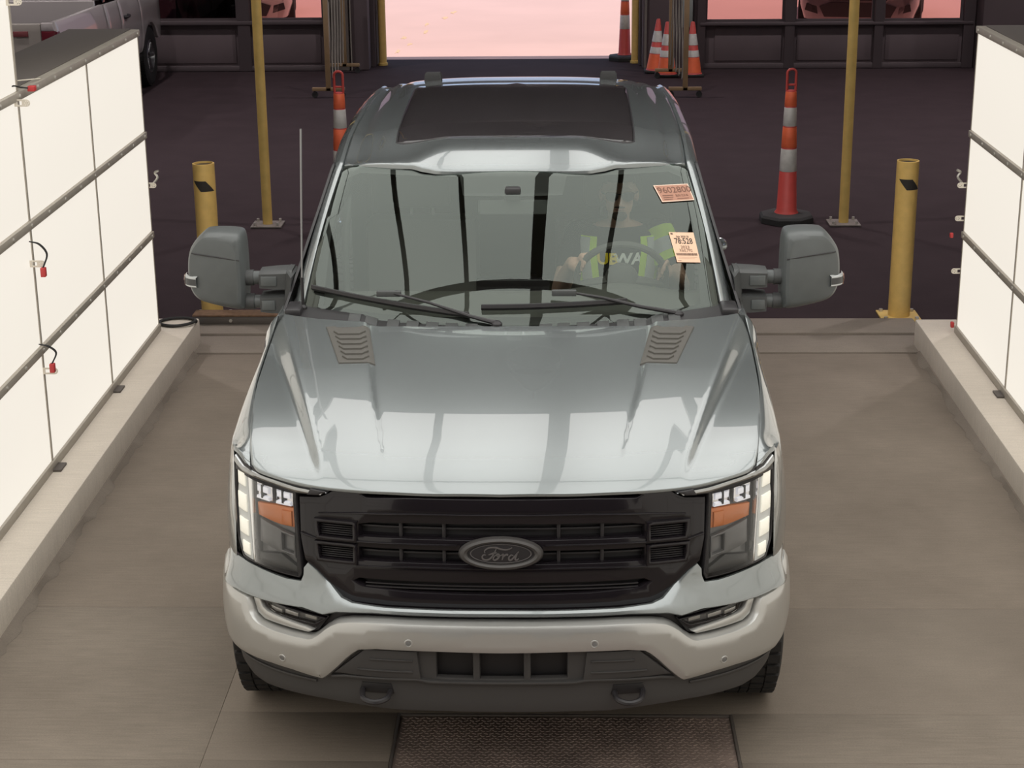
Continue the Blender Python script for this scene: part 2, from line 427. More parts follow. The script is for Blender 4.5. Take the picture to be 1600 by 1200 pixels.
# ---- light walls
ZR_ = [.199, .808, 1.436, 2.06, 2.69, 3.32, 3.95]
def light_wall(side, X, seams, yend, label):
    s = 1 if side == 'left' else -1           # panel faces look towards +x on the left
    root = S(thing('wall_'+side, (X, 0, 0), label, 'light wall'))
    rel = lambda a: a*s                        # distance out of the wall
    def bx(mb, d0, d1, y0, y1, z0, z1, b=0): 
        a, c = sorted((rel(d0), rel(d1))); return mb.box(a, c, y0, y1, z0, z1, b)
    tall = seams[2]
    cols = list(zip(seams[1:], seams))         # (near, far) pairs
    pm = {}
    for y0, y1 in cols:
        rows = 3 if y0 >= tall-.01 else 6
        for r in range(rows):
            z0, z1 = ZR_[r]+.022, ZR_[r+1]-.022
            bx(MB(), -.03, 0, y0+.0095, y1-.0095, z0, z1, .004).build('light_panel', 'light_panel', root)
    ylo = seams[-1]
    bolt = MB().lathe([(.001, -.001), (.010, -.001), (.010, .003), (.006, .006), (.001, .006)], n=8, axis='x').mesh('bolt', 'bolt_metal')
    for r, z in enumerate(ZR_):
        y1 = yend if r <= 3 else tall
        h = .020 if r else .024
        rail = bx(MB(), -.04, .014, ylo, y1, z-h, z+h, .003).build('rail', 'rail_metal', root)
        y = y1-.06; 
        while y > max(ylo, -1) and r:
            inst('bolt', bolt, rail, (rel(.0145), y, z), (0, 0, 0 if s > 0 else math.pi)); y -= .305
    # thin vertical joints between the panels
    for y in seams[1:]:
        zt = 2.06 if y > tall+.01 else 3.95
        bx(MB(), -.03, .004, y-.0095, y+.0095, .199, zt).build('mullion', 'rail_metal', root)
    bx(MB(), -.10, -.032, ylo, yend, .19, 2.075).build('backing', 'rail_dark', root)
    bx(MB(), -.10, -.032, ylo, tall, 2.076, 3.97).build('backing', 'rail_dark', root)
    bx(MB(), -.42, -.04, tall+.02, yend, 2.062, 2.084, .003).build('top_ledge', 'rail_dark', root)
    bx(MB(), -.06, -.0, yend-.002, yend+.012, .178, 2.07).build('end_strip', 'rail_metal', root)
    for y in seams[1:-1]:
        bx(MB(), -.0, .055, y-.05, y+.06, .178, .190, .003).build('foot_bracket', 'rail_dark', root)
    return root, rel
WLX, WRX = -2.36, 2.70
seamsL = [5.35, 4.12, 2.86, 1.60, .34, -.92, -2.18, -3.44, -4.70, -5.96]
seamsR = [5.28, 4.02, 2.76, 1.50, .24, -1.02, -2.28, -3.54, -4.80, -6.06]  # last bays of both walls, out of view, added for front fill
wl, relL = light_wall('left', WLX, seamsL, 5.35, 'wall of glowing white light panels along the left kerb')
wr, relR = light_wall('right', WRX, seamsR, 5.28, 'wall of glowing white light panels along the right kerb')
# perforated mounting tabs and loose wire connectors
def tab(root, s, y, z, x0=0.0, L=.075):
    h = .017
    pts = [(x0, -h), (x0+L-h, -h)]+[(x0+L-h+h*math.sin(a), -h*math.cos(a)) for a in [math.pi*k/8 for k in range(1, 8)]]+[(x0+L-h, h), (x0, h)]
    holes = [[(x0+.012, -.009), (x0+L-2.3*h, -.009), (x0+L-2.3*h, .009), (x0+.012, .009)]]
    for k in range(6):
        holes.append(ell(x0+L-h+.0095*math.cos(k*math.pi/3), .0095*math.sin(k*math.pi/3), .0024, .0024, 6))
    mb = MB(); patch(mb, pts, lambda a, b, d: (s*a, y+d, z+b), .004, .0006, .03, holes)
    mb.build('mounting_tab', 'tab_plastic', root)
for y, z in [(2.80, 2.035), (2.80, 1.258), (2.845, .70), (2.82, 2.50)]: tab(wl, 1, y, z)
tab(wl, 1, 5.365, 1.115, -.03); tab(wr, -1, 5.295, 1.112, -.02)
for z in (.905, .57): tab(wr, -1, 5.295, z, -.02)
def cable(root, s, y, z, red=True, drop=.16, out=.05):
    for q in (0, .012):
        MB().tube(catmull([(s*.015, y, z), (s*(.03+out*.5), y+.02+q, z-.02), (s*(.035+out), y+.03+q, z-drop*.55), (s*(.02+out), y+q, z-drop)], 6), .0032, 6).build('wire', 'wire_black', root)
    c = MB().box(s*(.02+out)-.012, s*(.02+out)+.012, y-.01, y+.02, z-drop-.045, z-drop, .003).build('connector', 'connector_red', root)
cable(wl, 1, 2.775, 1.375, drop=.13); cable(wl, 1, 2.775, .86, drop=.10)
MB().tube(catmull([(-.02, 2.72, 2.10), (.0, 2.8, 2.115), (.02, 2.86, 2.10), (.05, 2.9, 2.09)], 6), .004, 6).build('wire', 'wire_black', wl)
MB().box(.04, .075, 2.89, 2.93, 2.075, 2.10, .004).build('connector', 'connector_red', wl)
MB().tube(catmull([(-.14, 2.95, 2.09), (-.08, 3.05, 2.10), (-.02, 3.15, 2.095), (.0, 3.25, 2.085)], 6), .003, 6).build('wire', 'tab_plastic', wl)
MB().box(-.075, -.055, 5.30, 5.325, .78, .81, .004).build('connector', 'connector_red', wr)
MB().box(-.03, -.01, 5.30, 5.33, .20, .235, .004).build('connector', 'connector_red', wr)
for rt_, sg, yy in ((wl, 1, 5.38), (wr, -1, 5.31)):
    MB().tube(catmull([(sg*.02, yy, 1.12), (sg*.05, yy+.01, 1.16), (sg*.035, yy+.01, 1.19), (sg*.06, yy, 1.205)], 6), .008, 6).build('knob', 'bolt_metal', rt_)

# ---- canopy of light panels over the lane
cz = 4.25; CY0, CY1 = -5.8, 4.80
cn = S(thing('ceiling', (0, 0, cz), 'canopy of glowing light panels over the drive-through lane', 'canopy'))
xs = [-3.1, -2.27, -1.37, -.62, .24, 1.08, 2.02, 2.72, 3.4]
ys = [CY1, 1.42, -.99, -3.4, -5.8]  # nearest row, out of view, added as front fill light
for a, b in zip(xs, xs[1:]):
    ga = .075 if abs(a-.24) < .01 else .03
    gb = .075 if abs(b-.24) < .01 else .03
    for k, (y1, y0) in enumerate(zip(ys, ys[1:])):
        MB().box(a+ga, b-gb, y0+.012, y1-.012, 0, .04, .004).build('light_panel', 'ceiling_panel', cn)
MB().box(xs[0], xs[-1], ys[-1], CY1, .045, .10).build('backing', 'rail_dark', cn)
for a in xs: 
    g_ = .07 if abs(a-.24) < .01 else .027
    MB().box(a-g_, a+g_, ys[-1], CY1, -.012, .044).build('beam', 'rail_dark', cn)
MB().box(xs[0], xs[-1], 1.36, 1.48, -.03, -.013).build('crossbeam', 'rail_dark', cn)
for y in (-5.7, 4.75): 
    for x in (-3.05, 3.35): MB().box(x-.05, x+.05, y-.05, y+.05, .10, 2.25).build('hanger', 'rail_dark', cn)

# ---- hall shell
MB_ = MB().box(-14, 14, -9, 19.62, 6.5, 6.6)
hr = S(MB_.build('ceiling', 'roof_dark')); tag(hr, 'dark roof of the hall high above', 'ceiling')
for nm, a, b in (('wall_side', -14.2, -14), ('wall_side', 14, 14.2)):
    o = S(MB().box(a, b, -9, 19.6, -.1, 6.5).build(nm, 'wall_dark')); tag(o, 'dark side wall of the hall, %s' % ('left' if a < 0 else 'right'), 'wall')
o = S(MB().box(-14, 14, -9.2, -9, -.1, 6.5).build('wall_front', 'wall_dark')); tag(o, 'dark wall of the hall behind the camera', 'wall')
bell = MB().lathe([(.06, .40), (.10, .36), (.16, .25), (.25, .05), (.26, 0), (.25, 0), (.24, .05), (.15, .24), (.09, .34), (.001, .35)], n=24, cap=False).mesh('bell_shade', 'steel_column')
stem = MB().tube([(0, 0, .38), (0, 0, .60)], .015, 6).mesh('stem', 'satin_black')
HALL_FILL = 350.0  # power of the added lamps, out of view, that lift the dark hall
for jx, x in enumerate((-9.5, -5.2, 0, 5.2, 9.5)):
    for jy, y in enumerate((8.6, 12.3, 16.0)):
        t = thing('added_hall_lamp', (x, y, 5.9), 'added bell shaped lamp, out of view, that brightens the dark hall', 'lamp', 'added fill lamps of the hall')
        inst('bell_shade', bell, t); inst('stem', stem, t)
        ld = bpy.data.lights.new('added_fill_light', 'SPOT'); ld.energy = HALL_FILL; ld.color = (1, .93, .92); ld.spot_size = math.radians(112); ld.spot_blend = .5; ld.shadow_soft_size = .12
        lo = bpy.data.objects.new('added_fill_light', ld); link(lo, t); lo.location = (0, 0, -.01)
YB = 18.40
wb_ = S(thing('wall_back', (0, YB, 0), 'dark panelled back wall of the hall with windows and a doorway', 'wall'))
def wbx(x0, x1, y0, y1, z0, z1, nm, m_, b=.006): return MB().box(x0, x1, y0, y1, z0, z1, b).build(nm, m_, wb_)
wbx(-14, -2.95, .10, .20, 0, .62, 'dado', 'wall_dark'); wbx(2.10, 14, .10, .20, 0, .60, 'dado', 'wall_dark')
wbx(-14, 14, .05, .20, 3.6, 6.5, 'lintel', 'wall_dark')
wbx(-14, -2.95, .02, .22, .62, .67, 'sill', 'wall_trim'); wbx(2.10, 5.72, .02, .22, .575, .615, 'sill', 'wall_trim')
wbx(-14, -2.95, .04, .10, 0, .07, 'skirting', 'wall_trim'); wbx(2.10, 5.75, .04, .10, 0, .07, 'skirting', 'wall_trim')
for x0, x1 in ((-4.11, -3.94), (2.06, 2.17), (3.23, 3.36), (4.42, 4.54), (5.60, 5.75)):
    wbx(x0, x1, .03, .24, 0, 3.6, 'post', 'wall_trim')
for x0, x1 in ((2.30, 3.20), (3.40, 4.40), (4.58, 5.56), (-5.6, -4.15), (-3.90, -3.0)):
    wbx(x0, x1, .085, .12, .10, .55, 'kick_panel', 'wall_dark', .01)
wbx(5.76, 14, -.35, .20, 0, 3.6, 'infill', 'wall_dark')
wbx(6.6, 7.6, -.37, -.34, .2, 3.0, 'infill_panel', 'wall_trim')
def window(n, x0, x1, z0, m_, lab):
    wn = S(thing('window_%d' % n, (0, YB+.14, 0), lab, 'window'))
    MB().box(x0, x1, 0, .012, z0, 3.6).build('pane', m_, wn)
    for a, b in ((x0, x0+.03), (x1-.03, x1)): MB().box(a, b, -.02, .03, z0, 3.6).build('window_frame', 'wall_trim', wn)
    MB().box(x0+.03, x1-.03, -.02, .03, z0, z0+.03).build('window_frame', 'wall_trim', wn)
window(1, 2.17, 3.23, .615, 'window_glass', 'clear window pane beside the doorway at the right')
window(2, 3.36, 4.42, .615, 'window_glass', 'window pane in front of the parked grey car')
window(3, 4.54, 5.60, .615, 'window_glass', 'rightmost window pane of the back wall')
window(4, -3.94, -2.95, .67, 'window_glass', 'pinkish window pane left of the doorway, behind the tall yellow pole')
window(5, -5.5, -4.11, .67, 'window_dark', 'dark window pane beside the white pickup')
window(6, -14, -5.5, .67, 'window_dark', 'wide dark window behind the white pickup')
# doorway jambs
MB().box(-2.95, -2.62, .05, .42, 0, 3.6, .01).build('jamb', 'steel_column', wb_)
MB().box(-2.62, -2.36, .12, .85, 0, 3.6, .01).build('jamb', 'wall_dark', wb_)
MB().box(-2.95, -2.90, -.01, .05, 0, 3.6).build('jamb_edge', 'wall_trim', wb_)
MB().box(-2.60, -2.585, .08, .12, 0, 3.6).build('jamb_edge', 'lattice_steel', wb_)
MB().box(-2.36, -2.30, .40, .80, 0, 3.6, .005).build('jamb_edge', 'wall_trim', wb_)
MB().box(-2.30, -2.255, .62, .70, .0, 3.6, .008).build('door_track', 'frame_pale', wb_)
MB().box(1.34, 1.75, .12, .85, 0, 3.6, .01).build('jamb', 'wall_dark', wb_)
MB().box(1.75, 2.06, .10, .40, 0, 3.6, .01).build('jamb', 'wall_trim', wb_)
MB().box(1.305, 1.34, .40, .80, 0, 3.6, .005).build('jamb_edge', 'wall_trim', wb_)
MB().box(1.36, 1.39, .06, .12, 0, 3.6).build('jamb_edge', 'steel_column', wb_)
MB().box(1.84, 2.0, .06, .11, .55, .95, .01).build('junction_box', 'box_grey', wb_)
MB().tube([(1.90, .08, .95), (1.90, .08, 3.5)], .02, 8).build('conduit', 'box_grey', wb_)
MB().box(-2.95, 2.06, .10, .85, 3.2, 3.6, .01).build('door_header', 'wall_dark', wb_)

# ---- guard posts and poles
def pole(x, y, r, h, m_, lab, cat, nm, plate=True, group=None):
    t = thing(nm, (x, y, 0), lab, cat, group)
    MB().lathe([(r, 0), (r, h), (r*.86, h+.001), (r*.86, h-.3)], n=28, cap=False).build('shaft', m_, t)
    return t
def bollard(x, y, h, lab, cut, m_base):
    t = pole(x, y, .074, h, 'yellow_paint', lab, 'bollard', 'bollard')
    MB().lathe([(.001, h-.012), (.064, h-.012)], n=20, cap=False).build('hollow_shade', 'satin_black', t)  # black disc stands in for the shade inside the open top
    b = MB().box(-.135, .135, -.13, .13, 0, .014, .003); b.build('base_plate', m_base, t)
    bt = MB().lathe([(.001, .014), (.014, .014), (.014, .03), (.001, .03)], n=6).mesh('bolt', 'bolt_metal')
    for a in (-1, 1):
        for c in (-1, 1): inst('bolt', bt, t, (a*.105, c*.10, 0))
    # slanted black mark wrapped round the front of the post
    rows = []
    z0 = cut
    for i in range(9):
        u = i/8; lo_, hi_ = -.96+.78*u, .30+.85*u; z_ = z0-.072*u
        rows.append([(.0757*math.sin(lo_+(hi_-lo_)*k/8), -.0757*math.cos(lo_+(hi_-lo_)*k/8), z_) for k in range(9)])
    MB().loft(rows).build('black_mark', 'ink', t)
    return t
bl = bollard(-2.197, 6.27, 1.085, 'yellow steel bollard with a black mark beside the left kerb', .975, 'rust')
br = bollard(2.532, 6.27, 1.085, 'yellow steel bollard with a black mark beside the right kerb', .970, 'yellow_dull')
br.location.z = -.004; bl.location.z = -.004
def tall_pole(x, y, lab):
    t = thing('pole', (x, y, 0), lab, 'pole')
    MB().lathe([(.041, .012), (.041, 6.49)], n=20).build('shaft', 'yellow_dull', t)
    MB().box(-.13, .13, -.12, .12, 0, .014, .004).build('base_plate', 'steel_column', t)
    bt = MB().lathe([(.001, .014), (.012, .014), (.012, .04), (.001, .04)], n=6).mesh('bolt', 'bolt_metal')
    for a in (-1, 1):
        for c in (-1, 1): inst('bolt', bt, t, (a*.095, c*.085, 0))
tall_pole(-2.264, 9.12, 'tall thin yellow pole at the left, rising past the left mirror')
tall_pole(2.594, 9.12, 'tall thin yellow pole at the right, rising behind the right bollard')
for x, y, lab in ((-2.215, 18.98, 'yellow guard post at the left side of the far doorway'), (1.262, 19.08, 'yellow guard post at the right side of the far doorway')):
    t = thing('guard_post', (x, y, 0), lab, 'post')
    MB().lathe([(.052, 0), (.052, 2.4), (.04, 2.44), (.001, 2.45)], n=18).build('shaft', 'yellow_paint', t)
    MB().lathe([(.065, 0), (.065, .03), (.053, .035)], n=18).build('collar', 'yellow_dull', t)

# ---- traffic cones and delineators
def band(mb_r, z0, z1, r0, r1, nm, m_, t, extra=.002):
    MB().lathe([(r0, z0), (r0+extra, z0+.004), (r1+extra, z1-.004), (r1, z1)], n=24).build(nm, m_, t)
def delineator(x, y, lab, handle=True, s=1.0):
    t = thing('delineator', (x, y, 0), lab, 'delineator', 'tall striped delineators')
    bp_ = [(.235*math.cos(2*math.pi*k/8+.39), .235*math.sin(2*math.pi*k/8+.39)) for k in range(8)]
    mb = MB(); mb.loft([[(a, b, 0) for a, b in bp_], [(a, b, .045) for a, b in bp_], [(a*.93, b*.93, .065) for a, b in bp_], [(a*.5, b*.5, .075) for a, b in bp_]], True, True)
    mb.build('base', 'rubber', t)
    R = lambda z: .086-(z-.07)/(1.10-.07)*.042
    mb = MB(); mb.lathe([(.105, .07), (R(.09), .10), (R(1.09), 1.09), (R(1.09)*.8, 1.105), (.001, 1.107)], n=24); mb.build('body', 'cone_red', t)
    for z0, z1, m_ in ((.43, .62, 'reflective_white'), (.63, .80, 'cone_orange'), (.81, .965, 'reflective_white'), (.975, 1.095, 'cone_orange')):
        band(None, z0, z1, R(z0), R(z1), 'sleeve' if 'orange' in m_ else 'reflective_band', m_, t)
    pts = [(-.036, 0, 1.10), (-.036, 0, 1.25)]+[(-.036*math.cos(a), 0, 1.25+.028*math.sin(a)) for a in (.5, 1.0, 1.57, 2.1, 2.6)]+[(.036, 0, 1.25), (.036, 0, 1.10)]
    MB().tube(pts, .011, 8).build('handle', 'cone_red', t)
    MB().tube([(-.036, 0, 1.15), (.036, 0, 1.15)], .009, 6).build('handle_bar', 'cone_red', t)
    return t
delineator(2.127, 9.23, 'orange and white delineator on a black rubber base, right of the truck')
delineator(-1.63, 9.23, 'orange and white delineator half hidden behind the truck cab')
delineator(1.13, 19.40, 'orange and white delineator inside the far doorway')
def cone(x, y, lab, tilt=(0, 0), z=0):
    t = thing('traffic_cone', (x, y, z), lab, 'traffic cone', 'traffic cones by the doorway')
    t.rotation_euler = (tilt[0], tilt[1], 0)
    MB().box(-.15, .15, -.15, .15, 0, .03, .008).build('base', 'rubber', t)
    R = lambda z_: .125-(z_-.03)/(.70-.03)*.10
    MB().lathe([(.135, .03), (R(.05), .05), (R(.69), .69), (R(.69)*.7, .70), (.001, .70)], n=24).build('body', 'cone_red', t)
    for z0, z1 in ((.25, .335), (.40, .545)): band(None, z0, z1, R(z0), R(z1), 'reflective_band', 'reflective_white', t)
    MB().lathe([(R(.05)+.001, .05), (R(.24)+.001, .24)], n=24, cap=False).build('lower_sleeve', 'cone_orange', t)
cone(1.625, 17.82, 'orange cone with two white bands, nearer of the pair by the doorway')
cone(1.50, 18.18, 'orange cone leaning slightly, hidden partly behind another cone', (0, .04))
cone(1.955, 17.82, 'orange cone with two white bands standing alone at the window corner')
# ---- folding lattice barriers on wheeled frames
def barrier(x, y, rz, lab, near, far, bars):
    t = thing('lattice_barrier', (x, y, 0), lab, 'barrier', 'folding lattice barriers', rz=rz)
    for k, (px, py, h) in enumerate((near, far)):
        f = MB().box(px-.03, px+.03, py-.03, py+.03, .085, h, .004).build('upright', 'tan_steel', t)
        ft = MB().box(px-.20, px+.20, py-.03, py+.03, .085, .125, .004).build('foot', 'tan_steel', t)
        for a in (-.17, .17):
            MB().lathe([(.001, -.014), (.038, -.014), (.038, .014), (.001, .014)], (px+a, py, .038), 14, 'y').build('caster', 'rubber', ft)
            MB().box(px+a-.012, px+a+.012, py-.02, py+.02, .045, .09).build('caster_fork', 'satin_black', ft)
    (x0, y0, h0), (x1, y1, h1) = near, far
    n = bars
    for k in range(n):
        u0 = (k+.2)/n; u1 = (k+.8)/n
        for a, b, off in ((u0, u1, .012), (u1, u0, -.012)):
            A = Vector((x0+(x1-x0)*a+off, y0+(y1-y0)*a, .18)); B = Vector((x0+(x1-x0)*b+off, y0+(y1-y0)*b, 1.12))
            MB().tube([A, B], .007, 5).build('lattice_bar', 'lattice_steel', t)
barrier(0, 0, 0, 'folded tan lattice barrier on casters, left of the far doorway', (-2.61, 16.10, 1.2), (-2.66, 18.25, 1.2), 6)
barrier(0, 0, 0, 'folded tan lattice barrier on casters, right of the far doorway', (1.74, 16.0, 1.2), (1.66, 17.6, 1.2), 5)

# ---- small things on the kerb ends
hs = MB(); hs.tube([(.118*math.cos(6.283*k/40), .095*math.sin(6.283*k/40), .011+.012*(k > 30)*(k-30)/10) for k in range(41)], .010, 8)
o = hs.build('hose_ring', 'rubber'); o.location = (-2.27, 5.50, .1785); tag(o, 'black loop of hose lying on the end of the left kerb', 'hose')
t = thing('steel_channel', (-1.92, 6.04, .03), 'rusty brown steel channel behind the left mirror at the lane end', 'steel channel')
MB().box(-.36, .42, -.05, .08, 0, .055, .004).build('channel', 'rail_dark', t)
MB().box(-.36, .42, -.055, .085, .055, .066, .002).build('top_flange', 'rust', t)
MB().lathe([(.001, -.062), (.012, -.062), (.012, -.05), (.001, -.05)], (-.1, 0, .028), 6, 'y').build('bolt', 'bolt_metal', t)
# ---- steel tread plate in the floor
tp = thing('tread_plate', (0, 0, 0), 'rusty diamond tread steel plate set in the floor before the truck', 'steel plate')
MB().box(PX0, PX1, -2.2, PY1, -.028, -.004, .002).build('plate', 'plate_steel', tp)
for x0, x1, y0, y1 in ((PX0-.011, PX0, -2.2, PY1+.012), (PX1, PX1+.011, -2.2, PY1+.012), (PX0, PX1, PY1, PY1+.012)):
    MB().box(x0, x1, y0, y1, -.028, .002, .002).build('edge_angle', 'rail_dark', tp)
lug = MB(); yy = PY1-.02; row = 0
while yy > -1.2:
    xx = PX0+.02+(row % 2)*.011; k = 0
    while xx < PX1-.01:
        a = math.radians(28) if (k+row) % 2 else math.radians(-28)
        c_, s_ = math.cos(a), math.sin(a); L, W = .0115, .0032
        base = [(-L, 0), (0, -W), (L, 0), (0, W)]
        P0 = [(xx+p_*c_-q*s_, yy+p_*s_+q*c_, -.005) for p_, q in base]; P1 = [(xx+p_*.7*c_-q*.5*s_, yy+p_*.7*s_+q*.5*c_, -.0012) for p_, q in base]
        lug.add(P0+P1, [(4,5,6,7),(0,1,5,4),(1,2,6,5),(2,3,7,6),(3,0,4,7)])
        xx += .0225; k += 1
    yy -= .0195; row += 1
lg = lug.build('tread_lugs', 'plate_steel', tp); lg['kind'] = 'stuff'
gr = thing('floor_grate', (0, 0, 0), 'dark narrow steel strip in the floor under the front bumper', 'grate')
MB().box(-.27, .40, .70, .735, .0, .004, .001).build('strip', 'plate_steel', gr)

# ================================================================== THE SILVER PICKUP
TR = thing('pickup_truck', (0, 0, 0), 'silver crew cab pickup truck with black grille, headlights and towing mirrors', 'pickup truck')
BODY = [(-.2,.075),(0,.07),(.2,.075),(.45,.10),(.7,.165),(.86,.26),(.955,.38),(1.005,.52),(1.03,.7),(1.04,1.0),(1.04,1.6)]
BUMP = [(-.2,.005),(0,0),(.2,.005),(.45,.025),(.68,.085),(.84,.17),(.95,.28),(1.0,.40),(1.025,.55),(1.03,.8),(1.03,1.1)]
class Plan:
    def __init__(s, pts):
        c = catmull(pts, 24); i0 = min(range(len(c)), key=lambda i: abs(c[i].x)); c = c[i0:]; c[0].x = 0
        s.c = c; s.s = [0]
        for a, b in zip(c, c[1:]): s.s.append(s.s[-1]+(b-a).length)
    def at(s, t):
        sg = -1 if t < 0 else 1; t = abs(t)
        i = 0
        lo, hi = 0, len(s.s)-2
        while lo < hi:
            md = (lo+hi+1)//2
            if s.s[md] <= t: lo = md
            else: hi = md-1
        i = lo; a, b = s.c[i], s.c[i+1]; u = (t-s.s[i])/(s.s[i+1]-s.s[i]); q = a+(b-a)*u; d = (b-a).normalized()
        n = Vector((d.y, -d.x))                 # outward normal
        return sg*q.x, q.y, sg*n.x, n.y
body, bump = Plan(BODY), Plan(BUMP)
LEAN = .12
def bmap(off=0.0):                             # body front surface: (s, z, depth)
    def f(s_, z, d):
        x, y, nx, ny = body.at(s_); k = off-d
        return (x+nx*k, y+ny*k+LEAN*(z-.9)*min(1, max(0, 1-(abs(s_)-1.0)/.25)), z)
    return f
def pmap(off=0.0, curl=0.0, zc=.65):           # bumper surface
    def f(s_, z, d):
        x, y, nx, ny = bump.at(s_); k = off-d-curl*(z-zc)**2
        return (x+nx*k, y+ny*k, z)
    return f
def part(name, material, outline, mp, thick=.01, bev=.003, step=.04, holes=(), parent=TR, ang=35, closed=True):
    mb = MB(); patch(mb, outline, mp, thick, bev, step, holes, closed); return mb.build(name, material, parent, ang)
def pair(name, material, outline, mp, thick=.01, bev=.003, step=.04, holes=(), parent=TR, ang=35):
    out = []
    for i, sg in enumerate((-1, 1)):
        pr = parent[i] if isinstance(parent, (list, tuple)) else parent
        f = (lambda a, b, d, sg=sg: mp(sg*a, b, d))
        mb = MB(); patch(mb, outline, f, thick, bev, step, holes); out.append(mb.build(name, material, pr, ang))
    return out

# ---- hood
hz = spl([(.05, 1.10), (.085, 1.127), (.11, 1.146), (.15, 1.166), (.22, 1.19), (.32, 1.2155), (.45, 1.239), (.60, 1.2625), (.80, 1.290), (1.1, 1.328), (1.42, 1.366), (1.6, 1.385)])
crease_x = spl([(.1, .385), (.2, .40), (.53, .45), (.78, .49), (1.0, .52), (1.5, .59)])
def fronty(x): # leading edge of the hood over the body plan
    s_ = abs(x); lo, hi = 0, 1.4
    for _ in range(30):
        md = (lo+hi)/2
        if body.at(md)[0] < s_: lo = md
        else: hi = md
    return body.at(lo)[1]
def hoodz(x, y):
    ax = abs(x)
    fy = fronty(min(ax, .98))-.07             # how far this part of the nose sits back
    yy = y-fy*(1-sst(.1, 1.0, y))*.85
    z = hz(yy)
    t_ = min(1, max(0, (y-.25)/.95))
    drop = (.012*sst(.15, .34, y)+.040*t_); wd = .034+.040*t_
    r = .655+(y-.4)*.245
    z -= drop*sst(r, r+wd, ax)
    z -= .008*(ax/.9)**2
    tc_ = min(1, max(0, (y-.20)/.75)); cxx = crease_x(y); z += .010*tc_*(sst(cxx-.002-.009*tc_, cxx+.002+.009*tc_, ax)-.4)
    z += .020*sst(.60, .95, ax)*(1-sst(.15, 1.0, y))
    return z
def hmap(off=0.0): return lambda x, y, d: (x, y, hoodz(x, y)+off-d)
shut = spl([(.25, .862), (.45, .893), (.65, .917), (1.0, .948), (1.35, .957), (1.5, .945)])
front_edge = spl([(0, .100), (.2, .105), (.4, .122), (.55, .148), (.68, .185), (.78, .232), (.84, .272), (.872, .31)])
def rear_edge(x): return interp(x, [(0, 1.37), (.3, 1.372), (.52, 1.377), (.545, 1.382), (.60, 1.405), (.66, 1.415), (.78, 1.44), (.88, 1.478), (.925, 1.50)])
def hood_xy(u, v):
    ye = .31+1.19*v; W_ = shut(ye)+(.872-shut(.31))*(1-v)**4-.022*sst(.93, 1.0, v)
    au = abs(u); y0, y1 = front_edge(.872*au), rear_edge(.925*au)
    vv = v+.35*v*(v-1)*(1-v)          # more rows near the nose
    return u*W_, y0+(y1-y0)*vv
NU, NV = 180, 120
grid = [[(lambda q: (q[0], q[1], hoodz(*q)))(hood_xy(-1+2*i/NU, j/NV)) for i in range(NU+1)] for j in range(NV+1)]
mb = MB(); mb.loft(grid)
loop = grid[0]+[r[-1] for r in grid[1:]]+grid[-1][-2::-1]+[r[0] for r in grid[-2:0:-1]]
cx_, cy_ = 0, .8
def lip(q, o, d):
    v_ = Vector((q[0]*.75, q[1]-cy_)); v_.normalize(); return (q[0]+v_.x*o, q[1]+v_.y*o, q[2]-d)
mb.loft([loop, [lip(q, .0012, .0012) for q in loop], [lip(q, .0016, .004) for q in loop], [lip(q, .0010, .011) for q in loop], [lip(q, -.03, .012) for q in loop]], True)
hood = mb.build('hood', 'paint', TR, 40)
hood['label'] = 'silver hood with two black vents'
# vents let into the hood
vo = [(.505, 1.0), (.645, .995), (.735, 1.345), (.70, 1.352), (.69, 1.338), (.605, 1.338), (.592, 1.352), (.56, 1.345)]
vents = pair('hood_vent', 'vent_plastic', smooth_poly(vo), hmap(.006), .01, .004, .02)
for k in range(6):
    y0 = 1.045+k*.048; u = (y0-1.0)/.35
    xa, xb = .505+.055*u+.02, .645+.09*u-.02
    o_ = [(xa, y0), (xa+.022, y0-.028), (xb-.022, y0-.028), (xb, y0), (xb-.003, y0+.012), (xb-.026, y0-.012), (xa+.026, y0-.012), (xa+.003, y0+.012)]
    pair('louver', 'vent_plastic', o_, hmap(.013), .012, .003, .03, parent=vents)

